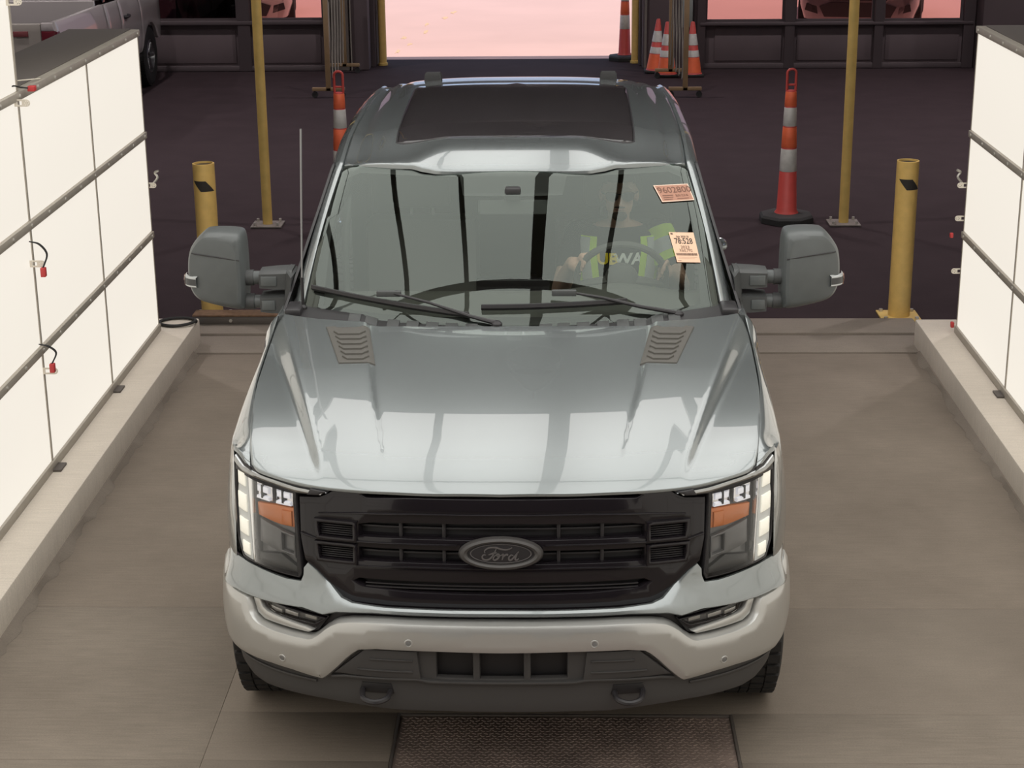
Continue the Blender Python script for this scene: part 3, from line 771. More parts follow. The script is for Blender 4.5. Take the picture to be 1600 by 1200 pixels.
# ---- fenders
def zarch(y, yc=.95, r=.475, zc=.40):
    d = abs(y-yc)
    return zc+math.sqrt(r*r-d*d) if d < r else -1
fenders = []
for sg in (-1, 1):
    rows = []
    n = 90
    for i in range(n+1):
        s_ = .925+(2.20-.925)*i/n
        X, Y, nx, ny = body.at(s_)
        Yl = Y+LEAN*.15*max(0, 1-(s_-1.0)/.25)
        zs = hoodz(shut(min(Yl, 1.5)), min(max(Yl, .30), 1.5))-.001
        xs_ = shut(min(max(Yl, .25), 1.5))+.0075; kb = sst(.93, 1.20, s_)
        zb = max(zarch(Y), .79 if Y < .55 else (.60 if Y < .95 else .47))
        if Y < .55: zb = max(zarch(Y), .79)
        if s_ < 1.045: zb = 1.152+.033*sst(.925, 1.02, s_)
        row = []
        fl_ = .012*math.exp(-((Y-.95)/.45)**2)
        prof = [(zb, 0.0+fl_), (max(zb+.01, .86), .002+fl_), (max(zb+.02, .95), 0+fl_*.7), (1.03, -.006), (1.10, -.016), (1.155, -.028), (zs-.055*sst(1.02, 1.2, s_), -.042)]
        prof = [(max(z_, zb+.0012*j_), o*kb) for j_, (z_, o) in enumerate(prof)]
        for z_, o in prof:
            row.append((sg*(X+nx*o), Y+ny*o+LEAN*(z_-.9)*max(0, 1-(s_-1.0)/.25), z_))
        xt, yt = X-.042*kb*nx, Yl
        for u in (.35, .65, .85, 1.0):
            xx = xt+(xs_-xt)*u; z0_ = row[6][2]; zz = z0_+(zs-z0_)*(1-(1-u)**1.7)
            row.append((sg*xx, Yl+0*u, zz))
        row.append((sg*(xs_-.003), Yl, zs-.02))
        rows.append(row)
    f = MB().loft(rows).build('fender', 'paint', TR, 40); fenders.append(f)
    # inner liner: a dark arch behind the wheel opening
    rr = []
    for k in range(21):
        a = math.pi*(-.06+1.12*k/20); rr.append([(sg*(.985-.45*j), .95-.485*math.cos(a), max(.46, .40+.485*math.sin(a))) for j in (0, 1)])
    MB().loft(rr).build('wheel_liner', 'satin_black', f)

# ---- painted fascia between grille and bumper
HEAD = [(1.021,1.185),(0.965,1.161),(0.903,1.157),(0.806,1.15),(0.713,1.138),(0.646,1.134),(0.584,1.129),(0.625,1.107),(0.716,1.104),(0.715,1.027),(0.702,0.823),(0.712,0.805),(0.922,0.812),(0.997,0.813),(1.037,0.866),(1.048,1.026),(1.043,1.12)]
fh = [(0,.734),(.204,.733),(.398,.735),(.509,.743),(.549,.758),(.581,.79),(.621,.825),(.646,.846),(.679,.868),(.697,.846),(.699,.82),(.708,.799),(.76,.797),(.916,.807),(1.0,.807),(1.06,.80),(1.12,.79),(1.20,.775),(1.33,.765),(1.33,.66),(1.2,.658),(1.10,.672),(.975,.692),(.684,.700),(.608,.685),(.563,.699),(.438,.708),(.282,.707),(0,.708)]
fh = [(a, b if b >= .80 else (b+.2032)/1.254) for a, b in fh]
def fmap(s_, z, d):                            # the fascia slopes out like a shelf towards the bumper
    x, y, z1 = bmap()(s_, z, 0); k = .55*max(0, .80-z)*max(0, 1-max(0, abs(s_)-1.05)/.2); _, _, nx, ny = body.at(s_)
    return (x+nx*(k-d*.85), y+ny*(k-d*.85), z1-d*.35)
fascia = part('fascia', 'paint', both(fh), fmap, .03, .010, .022)
# ---- grille
gh = [(0,1.136),(.275,1.135),(.475,1.134),(.58,1.127),(.63,1.101),(.706,1.094),(.706,.95),(.690,.872),(.676,.861),(.646,.842),(.621,.821),(.581,.786),(.549,.754),(.509,.739),(.398,.731),(.204,.729),(0,.730)]
H1 = [(-.488,.978),(.488,.978),(.488,1.018),(.44,1.026),(.3,1.03),(-.3,1.03),(-.44,1.026),(-.488,1.018)]
H2 = [(-.488,.894),(.488,.894),(.488,.938),(-.488,.938)]
H3 = both([(0,1.119),(.30,1.119),(.46,1.114),(.475,1.121),(.46,1.127),(.3,1.129),(0,1.130)])
H4 = both([(0,.787),(.30,.790),(.47,.800),(.51,.818),(.49,.828),(.3,.826),(0,.826)])
N1 = [(.500,.968),(.634,.964),(.640,1.021),(.500,1.019)]
N2 = [(.500,.880),(.628,.884),(.636,.948),(.500,.946)]
gf = part('grille_frame', 'gloss_black', both(gh), bmap(-.004), .05, .006, .03, [H1, H2, H3, H4, N1, N2, mirror(N1), mirror(N2)])
part('grille_backing', 'grille_mesh', both([(0,1.13),(.55,1.12),(.69,1.09),(.69,.88),(.54,.76),(0,.735)]), bmap(-.05), .01, .001, .06)
for sx in (.196, .345):
    for sg in (-1, 1):
        for z0, z1 in ((.978, 1.03), (.894, .938)):
            part('grille_bar', 'satin_black', [(sg*sx-.006, z0-.004), (sg*sx+.006, z0-.004), (sg*sx+.006, z1+.004), (sg*sx-.006, z1+.004)], bmap(-.022), .02, .002, .05)
for z in (1.004, .917):        # thin inner slats
    part('grille_slat', 'satin_black', both([(0, z-.004), (.488, z-.004), (.488, z+.004), (0, z+.004)]), bmap(-.034), .01, .002, .06)
for z in (.800, .812):
    part('grille_slat', 'satin_black', both([(0, z-.002), (.47, z-.002), (.47, z+.002), (0, z+.002)]), bmap(-.012), .01, .0005, .06)
for hole in (N1, N2):
    zc = sum(q[1] for q in hole)/4
    ins_ = pair('grille_nostril', 'satin_black', [(.497, zc-.034), (.64, zc-.036), (.644, zc+.032), (.497, zc+.032)], bmap(-.022), .01, .002, .04)
    # frame around the nostril and ribs inside
    fo = [(.494, zc-.037), (.640, zc-.036), (.647, zc+.036), (.494, zc+.036)]; fi = [(.508, zc-.024), (.628, zc-.023), (.633, zc+.024), (.508, zc+.024)]
    pair('nostril_frame', 'gloss_black', smooth_poly(fo), bmap(.008), .02, .003, .03, [fi], parent=ins_)
    for k in range(6):
        z = zc-.019+k*.0076
        pair('rib', 'satin_black', [(.512, z-.0015), (.628, z-.0015), (.628, z+.0015), (.512, z+.0015)], bmap(-.010), .012, .0006, .06, parent=ins_)
part('upper_lip', 'gloss_black', both([(0,1.062),(.3,1.062),(.5,1.055),(.63,1.045),(.632,1.048),(.5,1.060),(.3,1.067),(0,1.067)]), bmap(.004), .01, .0015, .04)
part('middle_lip', 'gloss_black', both([(.15,.957),(.48,.957),(.64,.953),(.70,.966),(.70,.972),(.64,.958),(.48,.962),(.15,.962)])[:8], bmap(.004), .01, .0015, .04)
part('middle_lip', 'gloss_black', mirror([(.15,.957),(.48,.957),(.64,.953),(.70,.966),(.70,.972),(.64,.958),(.48,.962),(.15,.962)]), bmap(.004), .01, .0015, .04)
part('lower_lip', 'gloss_black', both([(0,.876),(.3,.876),(.5,.872),(.5,.876),(.3,.881),(0,.881)]), bmap(.004), .01, .0015, .04)
# ---- oval emblem with script lettering
em = thing('emblem'); em.parent = TR
em.location = (0, .062, .942)
em.rotation_euler = (math.atan(-LEAN), 0, 0)
def emap(off): return lambda a, b, d: (a, -off+d, b)
def oval_ring(nm, a0, b0, a1, b1, m_, off, th, bev):
    mb = MB(); patch(mb, ell(0, 0, a0, b0, 56), emap(off), th, bev, .05, [ell(0, 0, a1, b1, 56)]); return mb.build(nm, m_, em)
mb = MB(); rings = []
for k in range(64):
    a = 2*math.pi*k/64; c_, s_ = math.cos(a), math.sin(a)
    ring = []
    for (f_, h) in ((1.0, .0), (1.0, .012), (.95, .022), (.86, .026), (.78, .021), (.75, .012), (.75, .0)):
        ring.append(((.143*c_)*(1-(1-f_)*.9), -h, (.0575*s_)*(1-(1-f_)*1.45)))
    rings.append(ring)
mb.loft(rings, False, False, True).build('emblem_rim', 'emblem_rim', em)
mb = MB(); patch(mb, ell(0, 0, .118, .040, 56), emap(.012), .012, .001, .03); mb.build('emblem_plate', 'satin_black', em)
oval_ring('emblem_line', .1035, .0338, .1005, .0315, 'emblem_script', .0145, .003, .0005)
def stroke(pts, w_=.0026):
    P = [Vector((x, y)) for x, y in pts]; P = [Vector((q.x, q.y)) for q in catmull(P, 8)]
    L = []; R_ = []
    n = len(P)
    for i, q in enumerate(P):
        d = (P[min(n-1, i+1)]-P[max(0, i-1)]).normalized(); nn = Vector((-d.y, d.x)); t_ = i/(n-1)
        ww = w_*(.55+.55*math.sin(math.pi*min(1, max(0, t_))))
        L.append(q+nn*ww); R_.append(q-nn*ww)
    mb = MB(); mb.loft([[(a.x, -.013, a.y), (a.x, -.0155, a.y), (b.x, -.0155, b.y), (b.x, -.013, b.y)] for a, b in zip(L, R_)])
    return mb
# letter strokes, local units of the photo crop: x right, y up
def cv(l): return [((x-722)/497*.143*.985, (462-y)/205*.0575) for x, y in l]
glyphs = {'script_letter': [
    [[(535, 455), (528, 430), (552, 402), (600, 384), (660, 385), (720, 402), (780, 412), (830, 400), (858, 384)],
     [(668, 400), (650, 440), (622, 490), (590, 525), (548, 540), (512, 528), (500, 500), (518, 476), (545, 478)],
     [(575, 476), (620, 460), (662, 448), (668, 440)]],
    [[(672, 470), (640, 500), (632, 530), (655, 540), (690, 515), (704, 482), (690, 466), (668, 476), (690, 492), (730, 480)]],
    [[(728, 482), (752, 470), (748, 500), (736, 540)], [(744, 510), (775, 478), (800, 470), (802, 486)]],
    [[(872, 486), (845, 478), (818, 505), (820, 536), (848, 536), (880, 500), (918, 455), (935, 432)], [(925, 448), (900, 500), (893, 530), (910, 540), (936, 520)]]]}
for gl in glyphs['script_letter']:
    mb = MB()
    for st_ in gl: m2 = stroke(cv(st_)); mb.add(m2.v, m2.f)
    mb.build('script_letter', 'emblem_script', em)

# ---- headlights
heads = []
for sg in (-1, 1):
    h = thing('headlight'); h.parent = TR; heads.append(h)
pair('housing', 'lamp_dark', HEAD, bmap(-.045), .02, .002, .04, parent=heads)
pair('main_tray', 'lamp_housing', [(.918,1.105),(.734,1.10),(.723,.815),(.91,.815)], bmap(-.036), .006, .002, .04, parent=heads)
pair('inner_wall', 'satin_black', [(.732,1.104),(.716,1.104),(.702,.823),(.712,.806),(.722,.81)], bmap(-.004), .04, .003, .04, parent=heads)
pair('lower_wall', 'lamp_dark', [(.722,.812),(.91,.815),(.91,.85),(.80,.87),(.722,.83)], bmap(-.02), .02, .004, .04, parent=heads)
pair('reflector_bowl', 'lamp_housing', [(.80,.955),(.905,.975),(.908,.89),(.80,.87)], bmap(-.022), .012, .005, .03, parent=heads)
pair('reflector_square', 'lamp_housing', [(.735,.865),(.80,.875),(.80,.955),(.737,.945)], bmap(-.018), .012, .004, .03, [[(.743,.878),(.793,.886),(.793,.944),(.744,.936)]], parent=heads)
for q in ([(.916,1.107),(.833,1.107),(.832,1.047),(.913,1.042)], [(.815,1.107),(.741,1.103),(.739,1.046),(.814,1.048)]):
    cells = pair('led_projector', 'lamp_reflector', q, bmap(-.020), .012, .004, .03, parent=heads)
    cx = sum(a for a, _ in q)/4; cz_ = sum(b for _, b in q)/4
    pair('projector_lens', 'lamp_led', [(cx-.030, cz_-.002), (cx+.028, cz_-.002), (cx+.028, cz_+.022), (cx-.030, cz_+.022)], bmap(-.010), .01, .005, .03, parent=heads)
    pair('projector_shelf', 'lamp_led', [(cx-.034, cz_-.026), (cx+.032, cz_-.026), (cx+.030, cz_-.016), (cx-.030, cz_-.014)], bmap(-.010), .01, .002, .03, parent=heads)
    pair('projector_wall', 'lamp_dark', [(cx-.004, cz_-.02), (cx+.004, cz_-.02), (cx+.004, cz_+.026), (cx-.004, cz_+.026)], bmap(-.007), .01, .002, .03, parent=heads)
pair('turn_signal', 'lamp_amber', [(.917,1.028),(.83,1.038),(.736,1.042),(.735,.972),(.80,.972),(.913,.983)], bmap(-.022), .014, .004, .03, parent=heads)
pair('turn_bulb', 'lamp_amber', [(.79,1.03),(.745,1.03),(.744,.976),(.79,.978)], bmap(-.014), .014, .006, .03, parent=heads)
pair('light_strip', 'lamp_frost', [(1.012,1.132),(.952,1.127),(.931,.815),(.995,.815),(1.030,.868),(1.037,1.029)], bmap(-.006), .012, .004, .03, parent=heads)
for z0, z1, xa, xb in ((1.075, 1.125, .962, 1.016), (.985, 1.045, .958, 1.022), (.90, .955, .952, 1.016), (.832, .874, .946, .996)):
    pair('daylight_cell', 'lamp_drl', [(xa, z0), (xb, z0), (xb, z1), (xa, z1)], bmap(-.001), .010, .003, .03, parent=heads)
pair('divider', 'chrome', [(.951,1.128),(.943,1.126),(.920,.815),(.929,.814)], bmap(-.006), .02, .0025, .04, parent=heads)
pair('brow_trim', 'brow_chrome', [(1.024,1.178),(.965,1.153),(.903,1.149),(.806,1.142),(.713,1.131),(.646,1.127),(.590,1.122),(.625,1.109),(.714,1.108),(.807,1.122),(.905,1.125),(.967,1.127),(1.012,1.138),(1.036,1.15)], bmap(.008), .03, .012, .03, parent=heads)
pair('brow_gap_shade', 'satin_black', [(1.026,1.186),(.965,1.164),(.903,1.160),(.806,1.153),(.713,1.141),(.60,1.136),(.60,1.118),(.713,1.125),(.806,1.136),(.903,1.142),(.965,1.146),(1.022,1.165)], bmap(-.012), .03, .003, .03, parent=heads)  # black strip put in as the shade under the hood edge
pair('brow_end', 'satin_black', [(.655,1.131),(.600,1.127),(.628,1.112),(.668,1.110)], bmap(.013), .01, .003, .03, parent=heads)
lens = pair('lens', 'lens_clear', [(.940,1.124),(.905,1.123),(.807,1.117),(.72,1.10),(.709,.826),(.718,.810),(.919,.816)], bmap(.0), .003, .001, .03, parent=heads)
pair('rim', 'satin_black', HEAD, bmap(-.001), .05, .003, .04, [[(1.03,1.12),(.72,1.10),(.709,.826),(.718,.812),(.922,.818),(.992,.82),(1.032,.87),(1.041,1.026)]], parent=heads)

# ---- front bumper
bt = [(0,.706),(.278,.705),(.432,.708),(.552,.699),(.600,.676),(.652,.627),(.681,.618),(.873,.627),(.917,.646),(.931,.686),(.945,.713),(.995,.712),(1.072,.712),(1.13,.735),(1.18,.765),(1.28,.765),(1.30,.70)]
bb = [(1.30,.60),(1.20,.52),(1.074,.474),(.974,.476),(.78,.481),(.637,.461),(.622,.463),(.576,.506),(.516,.572),(.475,.600),(.281,.599),(0,.596)]
bumper = part('front_bumper', 'bumper_paint', both(smooth_poly(bt+bb, 1, math.radians(70))), pmap(.020, .6, .58), .05, .024, .020)
for s_, z in ((.775, .524), (.315, .636)):
    for sg in (-1, 1):
        f = pmap(.0225, .6, .58)
        r_ = part('parking_sensor', 'bumper_paint', ell(sg*s_, z, .0145, .0145, 20), f, .006, .002, .05, [ell(sg*s_, z, .0095, .0095, 16)])
        part('sensor_eye', 'lamp_housing', ell(sg*s_, z, .009, .009, 16), pmap(.021, .6, .58), .008, .002, .05, parent=r_)
part('bumper_gap_shade', 'satin_black', both([(0,.715),(.30,.715),(.45,.717),(.575,.71),(.62,.69),(.95,.72),(1.18,.76),(1.18,.60),(.9,.56),(.6,.56),(0,.60)]), pmap(-.055), .01, .002, .06)  # black panel put in as the shade between fascia and bumper
# fog lamps
fogs = [thing('fog_light') for _ in range(2)]
for f in fogs: f.parent = TR
FOG = [(.937,.717),(.866,.722),(.61,.690),(.655,.629),(.681,.622),(.876,.631),(.914,.652),(.928,.688)]
FIN = [(.868,.712),(.625,.684),(.662,.662),(.82,.672),(.856,.684)]
pair('fog_housing', 'satin_black', FOG, pmap(-.035), .01, .002, .04, parent=fogs)
pair('bezel', 'bezel_silver', [(.930,.710),(.895,.714),(.880,.683),(.858,.672),(.69,.648),(.660,.640),(.682,.627),(.872,.636),(.908,.654),(.922,.688)], pmap(-.010), .026, .008, .03, parent=fogs)
pair('fog_frame', 'gloss_black', [(.885,.716),(.615,.689),(.655,.650),(.85,.674),(.876,.688)], pmap(-.018), .02, .003, .03, [FIN], parent=fogs)
pair('fog_reflector', 'lamp_housing', FIN, pmap(-.034), .006, .002, .03, parent=fogs)
for xa, xb in ((.73, .785), (.655, .70), (.80, .85)):
    pair('fog_led', 'bezel_silver', [(xa, .672), (xb, .676), (xb, .692), (xa, .686)], pmap(-.026), .008, .002, .03, parent=fogs)
pair('fog_lens', 'lens_clear', FIN, pmap(-.016), .003, .001, .03, parent=fogs)
# lower valance
vt = [(0,.606),(.281,.61),(.475,.61),(.516,.583),(.576,.515),(.637,.473),(.78,.49),(.974,.487),(1.09,.49),(1.11,.47)]
vb = [(1.05,.42),(.96,.385),(.891,.375),(.64,.375),(.523,.37),(.363,.36),(0,.36)]
GO = [[(-.225,.492),(-.10,.490),(-.10,.594),(-.225,.594)], [(-.075,.489),(.075,.489),(.075,.593),(-.075,.593)], [(.10,.490),(.225,.492),(.225,.594),(.10,.594)]]
va = part('lower_valance', 'valance_plastic', both(vt+vb), pmap(-.02), .025, .006, .03, GO)
part('intake_mesh', 'grille_mesh', [(-.27,.47),(.27,.47),(.27,.605),(-.27,.605)], pmap(-.06), .01, .001, .05, parent=va)
ins2 = pair('step_insert', 'valance_plastic', [(.590,.492),(.472,.595),(.290,.595),(.278,.485),(.32,.488)], pmap(-.004), .02, .006, .03)
for z, xa, xb in ((.560, .305, .455), (.518, .305, .50)):
    pair('rib', 'valance_plastic', [(xa, z-.003), (xb, z-.003), (xb, z+.003), (xa, z+.003)], pmap(.001), .008, .002, .04, parent=ins2)
part('valance_lip', 'valance_plastic', both([(0,.474),(.25,.474),(.29,.482),(.55,.478),(.60,.470),(.60,.480),(.55,.488),(.29,.492),(.25,.484),(0,.484)]), pmap(-.004), .02, .003, .03, parent=va)
pair('corner_fillet', 'valance_plastic', [(.66,.44),(.97,.447),(1.06,.455),(1.05,.462),(.97,.457),(.66,.45)], pmap(-.012), .01, .003, .04, parent=va)
for sg in (-1, 1):
    hk = [(sg*.385, .10, .435), (sg*.388, .02, .432), (sg*.40, -.015, .428), (sg*.435, -.03, .425), (sg*.47, -.015, .428), (sg*.482, .02, .432), (sg*.485, .10, .435)]
    MB().tube(catmull(hk, 5), .010, 8).build('tow_hook', 'satin_black', TR)
    part('hook_recess', 'grille_mesh', [(sg*.375, .425), (sg*.50, .425), (sg*.49, .462), (sg*.385, .462)], pmap(-.017), .004, .001, .05, parent=va)
MB().box(-.60, .60, .16, .9, .34, .42, .02).build('skid_plate', 'satin_black', TR)

# ---- wheels
def wheel_mesh():
    tire = MB(); prof = []
    tire.lathe([(.215, -.10), (.235, -.125), (.33, -.137), (.375, -.130), (.398, -.112), (.402, -.06), (.403, 0), (.402, .06), (.398, .112), (.375, .130), (.33, .137), (.235, .125), (.215, .10)], n=56, axis='x', cap=False)
    tread = MB()
    for k in range(44):
        a = 2*math.pi*k/44
        for j, (x0, x1) in enumerate(((-.118, -.072), (-.066, -.02), (-.014, .014), (.02, .066), (.072, .118))):
            a2 = a+(.03 if j % 2 else 0); da = .052
            P = []
            for rr_ in (.398, .410):
                for aa in (a2-da, a2+da):
                    for x in (x0, x1): P.append((x, rr_*math.cos(aa), rr_*math.sin(aa)))
            tread.add(P, [(4,5,7,6),(0,1,5,4),(2,6,7,3),(0,4,6,2),(1,3,7,5)])
    rim = MB(); rim.lathe([(.001, .06), (.06, .065), (.07, .05), (.18, .03), (.222, .09), (.228, .122), (.215, .128), (.205, .10), (.19, .0), (.18, -.10)], n=40, axis='x', cap=False)
    for k in range(6):
        a = 2*math.pi*k/6; c_, s_ = math.cos(a), math.sin(a)
        rim.tube([(.075, .05*c_, .05*s_), (.085, .13*c_, .13*s_), (.10, .20*c_, .20*s_)], [.03, .026, .03], 8)
    return tire.mesh('tire', 'rubber', 30), tread.mesh('tread', 'rubber', 20), rim.mesh('rim', 'rim_metal', 30)
TM, TDM, RM = wheel_mesh()
def wheel(parent, x, y, z, sgn, sc_=1.0):
    wh = thing('wheel'); wh.parent = parent; wh.location = (x, y, z); wh.rotation_euler = (0, 0, 0 if sgn > 0 else math.pi); wh.scale = (sc_,)*3
    inst('tire', TM, wh); t2 = inst('tread', TDM, wh); inst('rim', RM, wh); return wh
for sg in (-1, 1):
    wheel(TR, sg*.905, .95, .410, sg); wheel(TR, sg*.905, 4.64, .410, sg)

# ---- windshield, cowl, wipers
def ws(a, k, off=0.0):
    y = (1.42+.20*a*a)*(1-k)+(2.13+.185*a*a)*k; x = a*(.87*(1-k)+.765*k); z = 1.362+(.483-.010*a*a)*k
    b = .030*math.sin(math.pi*min(1, max(0, k)))*(1-.3*a*a)
    n = Vector((.25*a, -.56, .80)).normalized()
    q = Vector((x, y, z))+n*(b+off); return tuple(q)
wmap = lambda off=0.0: (lambda a, b, d: ws(a, b, off-d))
wo = [(-.985,-.04),(-.6,-.045),(0,-.03),(.6,-.045),(.985,-.04),(.995,.5),(.985,.985),(.9,1.0),(.55,1.0),(0,.995),(-.55,1.0),(-.9,1.0),(-.985,.985),(-.995,.5)]
wsh = part('windshield', 'windshield_glass', wo, wmap(), .004, .001, .05, closed=False)
wfi = [(-.90,.04),(-.6,.02),(0,.03),(.6,.02),(.90,.04),(.945,.5),(.94,.90),(.88,.945),(.30,.945),(.27,.80),(-.27,.80),(-.30,.945),(-.88,.945),(-.94,.90),(-.945,.5)]
mat('frit', (.030, .028, .028), rough=.5)
part('frit_band', 'frit', [(a*.999, b) for a, b in wo], wmap(-.006), .002, .0005, .05, [wfi], parent=wsh)
def cowlmap(x, t, d):
    y0 = (1.362 if abs(x) < .53 else 1.362+(abs(x)-.53)*.30); a = x/.88; y1 = 1.455+.2*a*a
    return (x, y0+(y1-y0)*t, hoodz(x, y0)-.018+.022*t-d)
cowl = part('cowl', 'satin_black', [(-.93,0),(.93,0),(.90,1.0),(-.90,1.0)], cowlmap, .02, .003, .05)
for x0 in (-.66,-.59,-.50,-.42,-.34,-.26,-.18,.12,.19,.27,.35,.43,.50,.57,.64):
    part('cowl_vent', 'plastic', [(x0, .15), (x0+.05, .15), (x0+.05, .72), (x0, .72)], lambda a, b, d: tuple(Vector(cowlmap(a, b, d))+Vector((0, 0, .006))), .01, .002, .05, parent=cowl)
for sg in (-1, 1):
    MB().box(min(sg*.86, sg*.93), max(sg*.86, sg*.93), 1.52, 1.66, 1.33, 1.385, .012).build('cowl_corner', 'satin_black', cowl)
def wiper(blade, pivot, joint, hub):
    w_ = thing('wiper'); w_.parent = TR
    n = 14; P = []
    for i in range(n+1):
        u = i/n; a = blade[0][0]+(blade[1][0]-blade[0][0])*u; k = blade[0][1]+(blade[1][1]-blade[0][1])*u
        P.append((a, k))
    bl_ = MB(); bl_.loft([[ws(a, k-.010, .006), ws(a, k-.012, .022), ws(a, k, .030), ws(a, k+.012, .022), ws(a, k+.008, .006)] for a, k in P], True, True); bl_.build('blade', 'satin_black', w_)
    A = Vector(ws(*pivot, .03)); B = Vector(ws(*joint, .045)); H = Vector(ws(*hub, .02))
    MB().tube([H, A, (A+B)/2+Vector((0, 0, .006)), B], [.010, .008, .006, .005], 8).build('arm', 'satin_black', w_)
    MB().box(B.x-.05, B.x+.05, B.y-.012, B.y+.012, B.z-.018, B.z+.006, .004).build('clip', 'plastic', w_)
    MB().lathe([(.001, 0), (.022, 0), (.022, .02), (.012, .03), (.001, .03)], (H.x, H.y, H.z-.02), 14).build('hub', 'satin_black', w_)
wiper([(-.965, .120), (-.19, .020)], (-.18, .0), (-.57, .105), (-.06, -.03))
wiper([(-.135, .065), (.545, .080)], (.60, .03), (.25, .125), (.78, -.02))
# antenna
an = thing('antenna'); an.parent = TR
MB().lathe([(.018, 1.345), (.016, 1.375), (.007, 1.385), (.007, 1.50), (.001, 1.50)], (-.862, 1.60, 0), 12).build('antenna_base', 'satin_black', an)
MB().tube([(-.862, 1.60, 1.48), (-.838, 1.60, 2.115)], .0042, 8).build('rod', 'rim_metal', an)

# ---- roof
rz_ = spl([(2.05, 1.812), (2.12, 1.845), (2.2, 1.877), (2.28, 1.905), (2.34, 1.916), (2.45, 1.925), (2.7, 1.944), (3.1, 1.962), (3.5, 1.969), (3.9, 1.966), (4.2, 1.948)])
def roofz(x, y):
    ax = abs(x); so = sst(.28, .50, ax)*(1-sst(2.26, 2.72, y)); z = rz_(y+.11*so)-.043*so-.050*(ax/.76)**3.2
    z -= .007*math.exp(-((ax-.625)/.020)**2)*sst(2.25, 2.6, y)
    z -= .012*sst(.665, .685, ax)*(1-sst(.715, .735, ax))*sst(2.2, 2.4, y)
    z -= .012*(1-sst(2.15, 2.22, y))*0
    return z
rmap = lambda off=0.0: (lambda x, y, d: (x, y, roofz(x, y)+off-d))
rh = [(0,2.118),(.26,2.119),(.34,2.126),(.40,2.148),(.45,2.178),(.52,2.202),(.66,2.258),(.757,2.312),(.762,2.4),(.762,3.0),(.755,3.6),(.745,4.0),(.73,4.12),(.6,4.165),(.3,4.18),(0,4.185)]
roof = part('roof', 'paint', both(rh), rmap(), .02, .008, .028)
srh = [(0,2.462),(.40,2.465),(.505,2.470),(.533,2.492),(.536,2.6),(.545,3.72),(.53,3.79),(.3,3.805),(0,3.81)]
sro = part('sunroof', 'sunroof_glass', both(srh), rmap(.005), .008, .003, .05, parent=roof)
part('sunroof_seal', 'satin_black', both([(0,2.455),(.51,2.463),(.541,2.49),(.544,2.6),(.553,3.72),(.537,3.798),(0,3.818)]), rmap(.002), .006, .002, .05, [both(srh)], parent=roof)
for x in (-.478, .465):
    mb = MB(); mb.loft([[(x-.045, 4.06, 1.94), (x+.045, 4.06, 1.94), (x+.045, 4.19, 1.92), (x-.045, 4.19, 1.92)], [(x-.043, 4.065, 1.978), (x+.043, 4.065, 1.978), (x+.043, 4.185, 1.965), (x-.043, 4.185, 1.965)], [(x-.036, 4.075, 1.99), (x+.036, 4.075, 1.99), (x+.036, 4.17, 1.98), (x-.036, 4.17, 1.98)]], True, True)
    mb.build('roof_clamp', 'rubber', TR)
# ---- A-pillars running back into the roof rails, one sweep each side
for sg in (-1, 1):
    rows = []
    for i in range(17):
        k = -.05+1.03*i/16; q = Vector(ws(1.0, k, -.004))
        rows.append([(q.x-.004, q.y, q.z-.012), (q.x, q.y, q.z), (q.x+.012, q.y+.012, q.z+.006), (q.x+.034, q.y+.05, q.z+.002), (q.x+.050, q.y+.10, q.z-.010), (q.x+.056, q.y+.15, q.z-.028), (q.x+.050, q.y+.16, q.z-.05)])
    e = rows[-1]
    for y in (2.36, 2.5, 2.7, 3.0, 3.3, 3.6, 3.9, 4.05, 4.14):
        xe = interp(y, [(2.3, .762), (3.0, .762), (3.6, .755), (4.14, .728)])+.003; ze = roofz(xe-.004, y)
        rows.append([(xe-.004, y, ze-.014), (xe, y, ze), (xe+.014, y+.004, ze+.004), (xe+.036, y+.008, ze-.008), (xe+.052, y+.01, ze-.026), (xe+.058, y+.012, ze-.05), (xe+.052, y+.012, ze-.07)])
    rows = [[(sg*a, b, c) for a, b, c in r] for r in rows]
    MB().loft(rows).build('roof_rail', 'paint', TR, 40)
